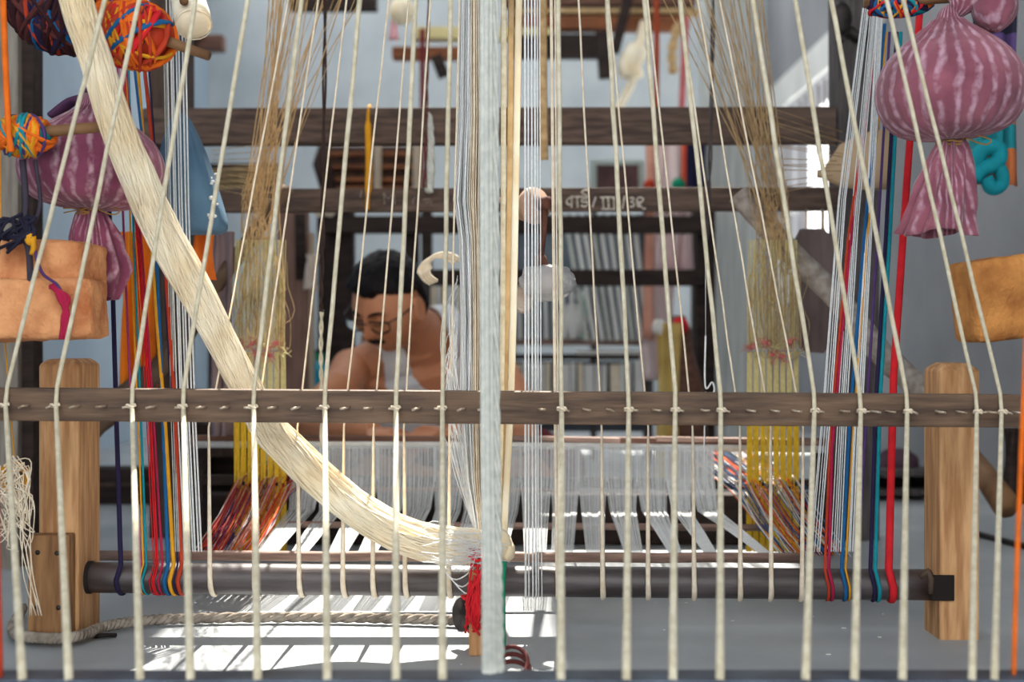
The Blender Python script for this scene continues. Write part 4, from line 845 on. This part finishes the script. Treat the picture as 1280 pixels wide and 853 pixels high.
for x in (258, 352): a_ = at(x, 0, 3.93).x; G().box((a_, 3.95, 0), (a_+.04, 4.0, at(0, 236, 3.93).z)).build('rack_leg', M_dkwood, t, False)
g = G(); P = [at(404, 178, 4.4), at(402, 205, 4.4), at(412, 240, 4.4)]; g.tube(P, [.012, .03, .028], 10); g.tube([at(398, 200, 4.4), at(404, 210, 4.4), at(406, 236, 4.4)], .016, 8); solo(g, 'dark_bundle', M_darkcord, 'dark bundle hanging at the left end of the bobbin rack', 'bundle')
# bottle and shelf
t = thing('water_bottle', 'turquoise bottle with green cap on the low shelf left of the weaver', 'bottle', at(400, 493, 3.70))
G().lathe([(.028, -.045), (.032, -.04), (.032, .01), (.026, .03), (.012, .042), (.011, .05)], at(400, 472.3, 3.70), None, 20).build('bottle_body', mat('turquoise plastic', (36, 176, 200), (24, 150, 178), 6, .25, spec=.6), t)
G().lathe([(.013, .048), (.014, .05), (.014, .066), (.01, .068)], at(400, 472.3, 3.70), None, 16).build('bottle_cap', M_green, t)
t = thing('low_shelf', 'low dark shelf with slanting brace left of the weaver', 'shelf', V((at(400, 0, 3.85).x, 3.85, 0)))
a_ = at(360, 493, 3.70); b_ = at(440, 493, 3.70); G().box((a_.x, 3.65, a_.z-.015), (b_.x, 3.95, a_.z), bev=.003).build('shelf_board', M_dkwood, t, False)
for x in (a_.x+.01, b_.x-.04): G().box((x, 3.8, 0), (x+.03, 3.84, a_.z-.015)).build('shelf_leg', M_dkwood, t, False)
G().bar(at(362, 452, 3.78), at(428, 430, 3.78), .03, .015, .003).build('shelf_brace', M_dkwood, t, False)
g = G(); g.ell(at(412, 262, 3.72), .02, .018, .02, disp=lambda d, p: p*(1+.2*noise.noise(d*4))); g.ell(at(400, 265, 3.72), .017, .016, .015); solo(g, 'cotton_wad', M_tape, 'wad of raw cotton by the left end of the rear crossbar', 'cotton')
drape('pale cloth rag hanging on the pinkish board', 'hanging_cloth', 382, 396, 318, 362, 3.4, mat('off white rag', (214, 202, 190)), 2, .008)
# book-like strip packets behind the ear
for k, (x, m) in enumerate(((538, M_tape), (550, M_tan), (562, M_pale), (573, M_tape))):
    bxp(x, x+8, 358, 395, 4.0, .05).build('yarn_packet', m, None, False, label='%s upright yarn packet behind the ribbon coil, counted from the left' % ORD[k], category='packet', group='upright yarn packets')
t = thing('packet_shelf', 'small dark shelf carrying the upright yarn packets', 'shelf', at(585, 400, 4.0))
bxp(530, 640, 395, 402, 3.97, .12).build('shelf_board', M_dkwood, t, False)
for x in (536, 632): G().bar(at(x, 402, 4.05), V((at(x, 402, 4.05).x, 4.05, 0)), .025, .025, up=(0, 1, 0)).build('shelf_leg', M_dkwood, t, False)
# low timber at left back, dark frame
t = thing('floor_beam', 'dark floor beam of the neighbouring loom at the left', 'beam', V((at(190, 0, 3.25).x, 3.25, 0)))
a_ = at(-40, 0, 3.2).x; b_ = at(300, 0, 3.2).x
G().box((a_, 3.2, .0), (b_, 3.28, at(0, 586, 3.2).z), bev=.004).build('beam_body', M_dkwood, t, False); G().box((a_, 3.19, at(0, 608, 3.2).z), (b_, 3.2, at(0, 604, 3.2).z)).build('beam_ledge', M_tall, t, False)
t = thing('storage_rack', 'dark low shelving frame behind the left white threads', 'frame', V((at(275, 0, 2.75).x, 2.75, 0)))
for y0, y1 in ((530, 545), (560, 572), (598, 606), (628, 640), (668, 680)): bxp(236, 318, y0, y1, 2.72, .1).build('frame_shelf', M_dkwood if y0 % 4 else M_tall, t, False)
for x in (236, 300): a_ = at(x, 0, 2.74).x; G().box((a_, 2.74, 0), (a_+.03, 2.8, at(0, 528, 2.74).z)).build('frame_post', M_dkwood, t, False)
bxp(236, 320, 530, 690, 2.83, .01).build('frame_back', M_dkwood, t, False)
# right low bench and log on floor
t = thing('low_bench', 'low dark bench at the back right beside the pale post', 'bench', V((at(1110, 0, 3.3).x, 3.3, 0)))
bxp(1042, 1170, 588, 596, 3.25, .25).build('bench_top', M_greypost, t, False)
for x in (1046, 1160): a_ = at(x, 0, 3.3).x; G().box((a_, 3.28, 0), (a_+.03, 3.45, at(0, 592, 3.25).z)).build('bench_leg', M_dkwood, t, False)
bxp(1044, 1168, 612, 620, 3.27, .04).build('bench_rail', M_greypost, t, False); bxp(1050, 1165, 597, 626, 3.44, .02).build('bench_back', M_dkwood, t, False)
g = G(); g.ell(at(1122, 578, 3.35), .05, .05, .035, disp=lambda d, p: p*(1+.15*noise.noise(d*3))); g.ell(at(1098, 584, 3.35), .03, .04, .025); solo(g, 'cloth_heap', mat('plum grey cloth heap', (96, 70, 84), (70, 52, 62), 8, .9), 'heap of plum grey cloth on the low bench', 'cloth')
g = G(); P = [at(1205, 562, 2.75), at(1238, 604, 2.62), at(1258, 632, 2.52)]; P[-1].z = max(P[-1].z, .03); g.tube(P, [.022, .024, .026], 12); solo(g, 'short_log', M_stick, 'short brown log lying at the right edge behind the post', 'log')
drape('dark cloth hanging at the far right behind the rail end', 'hanging_cloth', 1254, 1290, 535, 630, 2.7, M_dkwood, 2, .01)
g = G(); g.tube(path([V((at(1228, 650, 2.6).x, 2.75, .006)), V((at(1260, 660, 2.6).x, 2.5, .006)), V((at(1300, 672, 2.5).x, 2.4, .006))], 5), .006, 6); solo(g, 'floor_cable', M_iron, 'dark cable on the floor behind the right post', 'cable')
# red cloth pad and dark case near the hands
bxp(428, 468, 522, 552, 2.9, .05).build('red_pad', stripes('maroon striped pad', [(0, (170, 36, 60)), (.3, (120, 24, 44)), (.5, (176, 50, 70)), (.7, (110, 22, 40))], 30, 'X'), None, False, label='maroon striped pad in front of the weaver, behind the batten', category='pad')
# floor specks
g = G(); random.seed(12)
for k in range(40):
    D = rnd(1.45, 2.6); x = rnd(-.7, .75); s_ = rnd(.001, .003); g.box((x, D, 0), (x+s_*2, D+s_, .0008))
solo(g, 'lint_flecks', M_white, 'white lint flecks scattered on the cement floor', 'lint', kind='stuff', smooth=False)
g = G(); P = path([V((at(120, 799, 1.76).x, 1.76, .003)), V((at(130, 799, 1.75).x, 1.75, .006)), V((at(143, 799, 1.76).x, 1.765, .003))], 5); g.tube(P, .003, 6); solo(g, 'string_scrap', M_black, 'small black scrap of string on the floor by the rope', 'scrap')

# ------------------------------------------------------------------ the weaver
M_skin = mat('brown skin', (214, 150, 112), (194, 128, 92), 10, .5, .08, bscale=80, sss=.04, spec=.45)
M_hair = mat('black hair', (26, 22, 26), (14, 12, 16), 60, .5, .6, (1, 1, 1), bscale=180, spec=.22)
M_vest = mat('white cotton vest', (232, 234, 236), (216, 220, 226), 10, .9, .25, bscale=160)
def head_disp(d, p, hair=False):
    x, y, z = d.x, d.y, d.z     # x side, y forward, z up, unit direction
    gs = lambda cx, cz, sx, sz: math.exp(-((x-cx)/sx)**2-((z-cz)/sz)**2)
    q = V((x*.074, y*.096, z*.112))
    if z < 0: q.x *= 1-.30*(-z)**1.4; q.y = q.y*(1-.10*(-z)) if y > 0 else q.y*(1-.42*(-z))
    if y < 0: q.y *= 1.02
    if z > .5: q.z *= .98
    o = 0
    if y > 0 and not hair:
        o += .026*gs(0, -.18, .10, .13)*(1 if z < -.18 else 1)+.013*gs(0, .08, .075, .22)     # nose tip and bridge
        o += .006*(gs(.17, -.25, .08, .06)+gs(-.17, -.25, .08, .06))                           # nostril wings
        o -= .011*(gs(.36, .10, .17, .10)+gs(-.36, .10, .17, .10))                             # eye sockets
        o += .006*(gs(.36, .27, .28, .07)+gs(-.36, .27, .28, .07))                             # brows
        o += .007*(gs(.55, -.15, .2, .14)+gs(-.55, -.15, .2, .14))                             # cheekbones
        o += .007*gs(0, -.50, .24, .045)+.007*gs(0, -.60, .2, .05)-.004*gs(0, -.55, .26, .02)  # lips
        o -= .004*gs(0, -.70, .25, .05); o += .009*gs(0, -.86, .3, .12)                        # chin
    n = V((q.x/.074**2, q.y/.096**2, q.z/.112**2)); n.normalize()
    if o: q = q+V((0, 1, 0))*o*.75+n*o*.25
    return q
hc = at(486, 380, 2.96)
fwd = V((-.43, -.70, -.54)).normalized(); upv = (V((.10, 0, 1))-fwd*fwd.dot(V((.10, 0, 1)))).normalized(); sd = fwd.cross(upv).normalized()
HM = Matrix(((sd.x, fwd.x, upv.x, 0), (sd.y, fwd.y, upv.y, 0), (sd.z, fwd.z, upv.z, 0), (0, 0, 0, 1))) @ Matrix.Scale(.95, 4)
hp = lambda x, y, z: hc+HM.to_3x3() @ V((x, y, z))
S_ear = 1 if (sd.x > 0) else -1
def build_weaver():
    t = thing('person', 'seated weaver in white sleeveless vest and glasses, bent over the loom', 'person', V((at(570, 0, 3.5).x, 3.5, 0)))
    g = G()
    g.ell(hc, 1, 1, 1, HM, 96, 72, disp=head_disp)
    for s in (1, -1):
        g.ell(hp(.073*s, .0, -.008), .010, .019, .031, HM, 16, 12)
        g.tube([hp((.081)*s, -.002+.017*math.cos(q), -.008+.029*math.sin(q)) for q in [j*.4 for j in range(16)]], .0045, 6, closed=True)
    neck = at(524, 416, 3.13); n0 = hp(0, -.035, -.06)
    SR = at(440, 460, 3.13); SL = at(590, 408, 3.26); ch = (SR+SL)/2
    g.tube([n0+V((0, 0, .02)), n0, n0.lerp(neck, .5), neck, neck.lerp(ch, .6)], [.05, .052, .053, .06, .08], 20)
    sdv = (SL-SR).normalized(); pel = V((at(572, 0, 3.5).x, 3.5, .115)); chest = ch+V((.012, .06, -.10)); waist = chest.lerp(pel, .5)+V((0, .02, .01))
    tors = [ch+V((0, .0, .015)), ch+V((.002, .02, -.035)), chest, waist, pel, pel+V((0, .02, -.06))]
    def torso(gr, k, rr): gr.tube(tors, [r*k for r in rr], 28, fx=1, fy=.66, side=sdv); return gr
    rr = [.105, .150, .155, .140, .155, .13]
    torso(g, 1, rr)
    for S in (SR, SL): g.ell(S+V((0, .01, -.008)), .052, .052, .052)
    g.tube([SR+(SL-SR)*.0, neck+V((0, .01, -.02)), SL], [.042, .055, .042], 14)
    armR = [SR, at(425, 487, 2.98), at(378, 528, 2.92)]; armL = [SL, at(640, 492, 3.12), at(655, 545, 3.0)]
    g.tube(armR, [.048, .043, .036], 16); g.tube(armL, [.048, .043, .036], 16)
    hR = at(468, 542, 2.74); hL = at(560, 543, 2.78)
    g.ell(armR[2], .037, .037, .037); g.ell(armL[2], .037, .037, .037)
    g.tube([armR[2], armR[2].lerp(hR, .45), hR], [.037, .034, .024], 14); g.tube([armL[2], armL[2].lerp(hL, .45), hL], [.037, .034, .024], 14)
    for (hw, el, sgn) in ((hR, armR[2], 1), (hL, armL[2], -1)):
        dr = (hw-el).normalized(); pn = V((0, 0, 1)); ac = dr.cross(pn).normalized(); dn = ac.cross(dr)
        g.tube([hw, hw+dr*.035, hw+dr*.075], [.024, .033, .034], 14, fx=1, fy=.5, side=ac)
        for k, ln in enumerate((.062, .072, .068, .052)):
            b0 = hw+dr*.07+ac*(.024-.016*k); u_ = V((0, 0, -1)); c1_ = dr*.9+u_*.35; c2_ = dr*.5+u_*.85
            g.tube([b0-dr*.015, b0, b0+c1_*ln*.45, b0+c1_*ln*.45+c2_*ln*.35, b0+c1_*ln*.45+c2_*ln*.35+(dr*.1+u_)*ln*.25], [.009, .0092, .0085, .0078, .006], 8)
        tb = hw+dr*.022+ac*.024*sgn; tdir = (dr*.7+ac*.7*sgn-V((0, 0, .3))).normalized()
        g.tube([tb-tdir*.015, tb, tb+tdir*.03, tb+tdir*.03+(dr-V((0, 0, .4)))*.026], [.011, .0115, .010, .0075], 8)
    # folded legs
    for s, kx in ((-1, 445), (1, 700)):
        hip = pel+sdv*(.085*s)+V((0, -.02, -.03)); kn = V((at(kx, 0, 3.1).x, 3.12, .085)); ank = V((pel.x+.06*s*-1, 3.02+.06*s, .05))
        g.tube([hip, hip.lerp(kn, .5), kn], [.078, .068, .052], 14); g.tube([kn, kn.lerp(ank, .4), ank], [.05, .046, .032], 12); g.tube([ank, ank+V((-.1*s, -.04, -.012)), ank+V((-.16*s, -.06, -.02))], [.03, .03, .02], 10, fx=1, fy=.7)
    o = g.build('body', M_skin, t); md = o.modifiers.new('skin', 'REMESH'); md.mode = 'VOXEL'; md.voxel_size = .0034; md.use_smooth_shade = True
    sm = o.modifiers.new('soft', 'SMOOTH'); sm.factor = .5; sm.iterations = 5
    # vest: torso shell cut at neckline and armholes
    g = G(); torso(g, 1.055, rr); g.tube([SR.lerp(SL, .05), neck+V((0, .012, -.018)), SL.lerp(SR, .05)], [.060, .075, .060], 14); g.tube([neck.lerp(ch, .0)+V((0, .01, -.02)), neck.lerp(ch, .6)], [.06, .086], 18)
    vo = g.build('vest_shell', M_vest, t); md = vo.modifiers.new('r', 'REMESH'); md.mode = 'VOXEL'; md.voxel_size = .005
    sm = vo.modifiers.new('soft', 'SMOOTH'); sm.factor = .5; sm.iterations = 4
    C.view_layer.update(); dg = C.evaluated_depsgraph_get(); me = bpy.data.meshes.new_from_object(vo.evaluated_get(dg)); bpy.data.objects.remove(vo)
    off = root_loc(t); axu = (ch-chest).normalized(); fr_ = sdv.cross(V((0, 0, 1))); fr_ = fr_ if fr_.y < 0 else -fr_; fr_.normalize()
    bm = bmesh.new(); bm.from_mesh(me); kill = []
    nb = neck+V((0, 0, -.005))
    for v in bm.verts:
        p = v.co+off; r = p-nb; sx = r.dot(sdv); fz = r.dot(fr_); h = r.z
        depth = .13 if fz > -.01 else .07
        inneck = (abs(sx) < .052*(1 if h > -.04 else math.sqrt(max(0, 1-((-h-.04)/(depth-.04))**2)) if -h < depth else 0))
        rs = (p-ch).dot(sdv); arm = abs(rs) > (.114 if p.z > ch.z-.07+.3*rs else .30)
        if inneck or arm or h > .10: kill.append(v)
    bmesh.ops.delete(bm, geom=kill, context='VERTS')
    for _ in range(3): bmesh.ops.smooth_vert(bm, verts=[v for v in bm.verts if v.is_boundary], factor=.5, use_axis_x=True, use_axis_y=True, use_axis_z=True)
    bm.to_mesh(me); bm.free(); me.materials.clear(); me.materials.append(M_vest); me.polygons.foreach_set('use_smooth', [True]*len(me.polygons))
    v2 = bpy.data.objects.new('vest', me); SC.collection.objects.link(v2); v2.parent = t; v2['label'] = 'white sleeveless vest'
    so_ = v2.modifiers.new('thick', 'SOLIDIFY'); so_.thickness = .004; so_.offset = 1
    # wrapped cloth over the legs
    g = G(); g.tube([pel+V((0, .02, -.06)), pel+V((0, 0, .03))], [.17, .165], 24, fx=1, fy=.75, side=sdv)
    for s, kx in ((-1, 445), (1, 700)):
        hip = pel+sdv*(.08*s)+V((0, -.02, -.02)); kn = V((at(kx, 0, 3.1).x, 3.12, .088)); g.tube([hip, hip.lerp(kn, .5), kn, kn+V((0, -.03, -.02))], [.092, .086, .07, .05], 16)
    lo = g.build('wrap_cloth', mat('maroon checked wrap', (126, 40, 56), (92, 28, 42), 30, .9), t); md = lo.modifiers.new('r', 'REMESH'); md.mode = 'VOXEL'; md.voxel_size = .01; md.use_smooth_shade = True
    # hair
    def hd(d, p):
        q = head_disp(d, p, True); x, y, z = d.x, d.y, d.z
        line = lerp(.26, .54, max(0, min(1, (y-.05)/.55))) if y > -.2 else lerp(-.62, .26, max(0, min(1, (y+.5)/.3)))
        line += .05*noise.noise(d*7); k = max(0, min(1, (z-line)/.14)); k = k*k*(3-2*k)
        n = V((q.x/.074**2, q.y/.096**2, q.z/.112**2)).normalized(); f_ = .5+.5*noise.noise(V((d.x*8, d.y*3, d.z*8)))+.35*noise.noise(V((d.x*34, d.y*8, d.z*22)))
        return q+n*(k*(.008+.008*f_+.006*max(0, z))-.007*(1-k))
    g = G(); g.ell(hc, 1, 1, 1, HM, 110, 80, disp=hd); g.build('hair', M_hair, t)
    # brows, moustache, stubble
    surf = lambda x, z: head_disp(V((x, math.sqrt(max(0, 1-x*x-z*z)), z)), None)
    on = lambda x, z, e=0: hc+HM.to_3x3() @ (surf(x, z)+V((0, e, 0)))
    for s in (1, -1): G().tube([on(s*x, z, .001) for x, z in ((.16, .24), (.3, .28), (.45, .28), (.58, .22))], [.003, .0042, .0038, .002], 6, fx=1, fy=.8).build('eyebrow', M_hair, t)
    G().tube([on(x, z, .003) for x, z in ((-.34, -.47), (-.24, -.42), (-.1, -.385), (0, -.395), (.1, -.385), (.24, -.42), (.34, -.47))], [.002, .005, .0065, .006, .0065, .005, .002], 8).build('moustache', M_hair, t)
    G().tube([on(x, z, .0) for x, z in ((-.2, -.54), (-.1, -.55), (0, -.552), (.1, -.55), (.2, -.54))], [.0012, .0018, .0018, .0018, .0012], 6).build('mouth_line', mat('dark lip', (92, 46, 40)), t)
    for s in (1, -1):
        e = on(s*.36, .10, -.004); ey = G().ell(e, .0125, .0115, .0115, HM, 16, 12); eo = ey.build('eye', M_skin, t, label='lowered eyelid')
        G().tube([on(s*x, z, .0075) for x, z in ((.22, .055), (.3, .025), (.38, .018), (.46, .035), (.52, .06))], .0013, 5).build('lash_line', M_hair, eo)
    # glasses
    gm = mat('dark spectacle frame', (34, 30, 32), None, 20, .35); yb = .104
    gl = None
    g = G()
    for s in (1, -1):
        pts = [hp(s*(.034+.026*math.copysign(abs(math.cos(q))**.7, math.cos(q))), yb-.010*abs(math.cos(q) < 0 and 0 or math.cos(q)), .004+.0145*math.copysign(abs(math.sin(q))**.6, math.sin(q))) for q in [j*2*math.pi/24 for j in range(24)]]
        g.tube(pts, .0019, 6, closed=True)
        g.tube([hp(s*.060, yb-.010, .014), hp(s*.072, yb-.03, .015), hp(s*.079, .03, .012), hp(s*.078, -.01, .012)], .0019, 6)
    g.tube([hp(-.008, yb, .01), hp(0, yb+.003, .013), hp(.008, yb, .01)], .0018, 6)
    gl = g.build('glasses', gm, t, label='dark rimmed glasses')
    lm = mat('lens glass', (250, 250, 250), None, 5, .02, trans=1.0, ior=1.03)
    for s in (1, -1):
        g = G(); g.v = [hp(s*.034, yb-.003, .006)]+[hp(s*(.034+.025*math.copysign(abs(math.cos(q))**.7, math.cos(q))), yb-.004, .004+.0137*math.copysign(abs(math.sin(q))**.6, math.sin(q))) for q in [j*2*math.pi/20 for j in range(20)]]
        g.f = [(0, 1+i, 1+(i+1) % 20) for i in range(20)]; g.build('lens', lm, gl)
build_weaver()
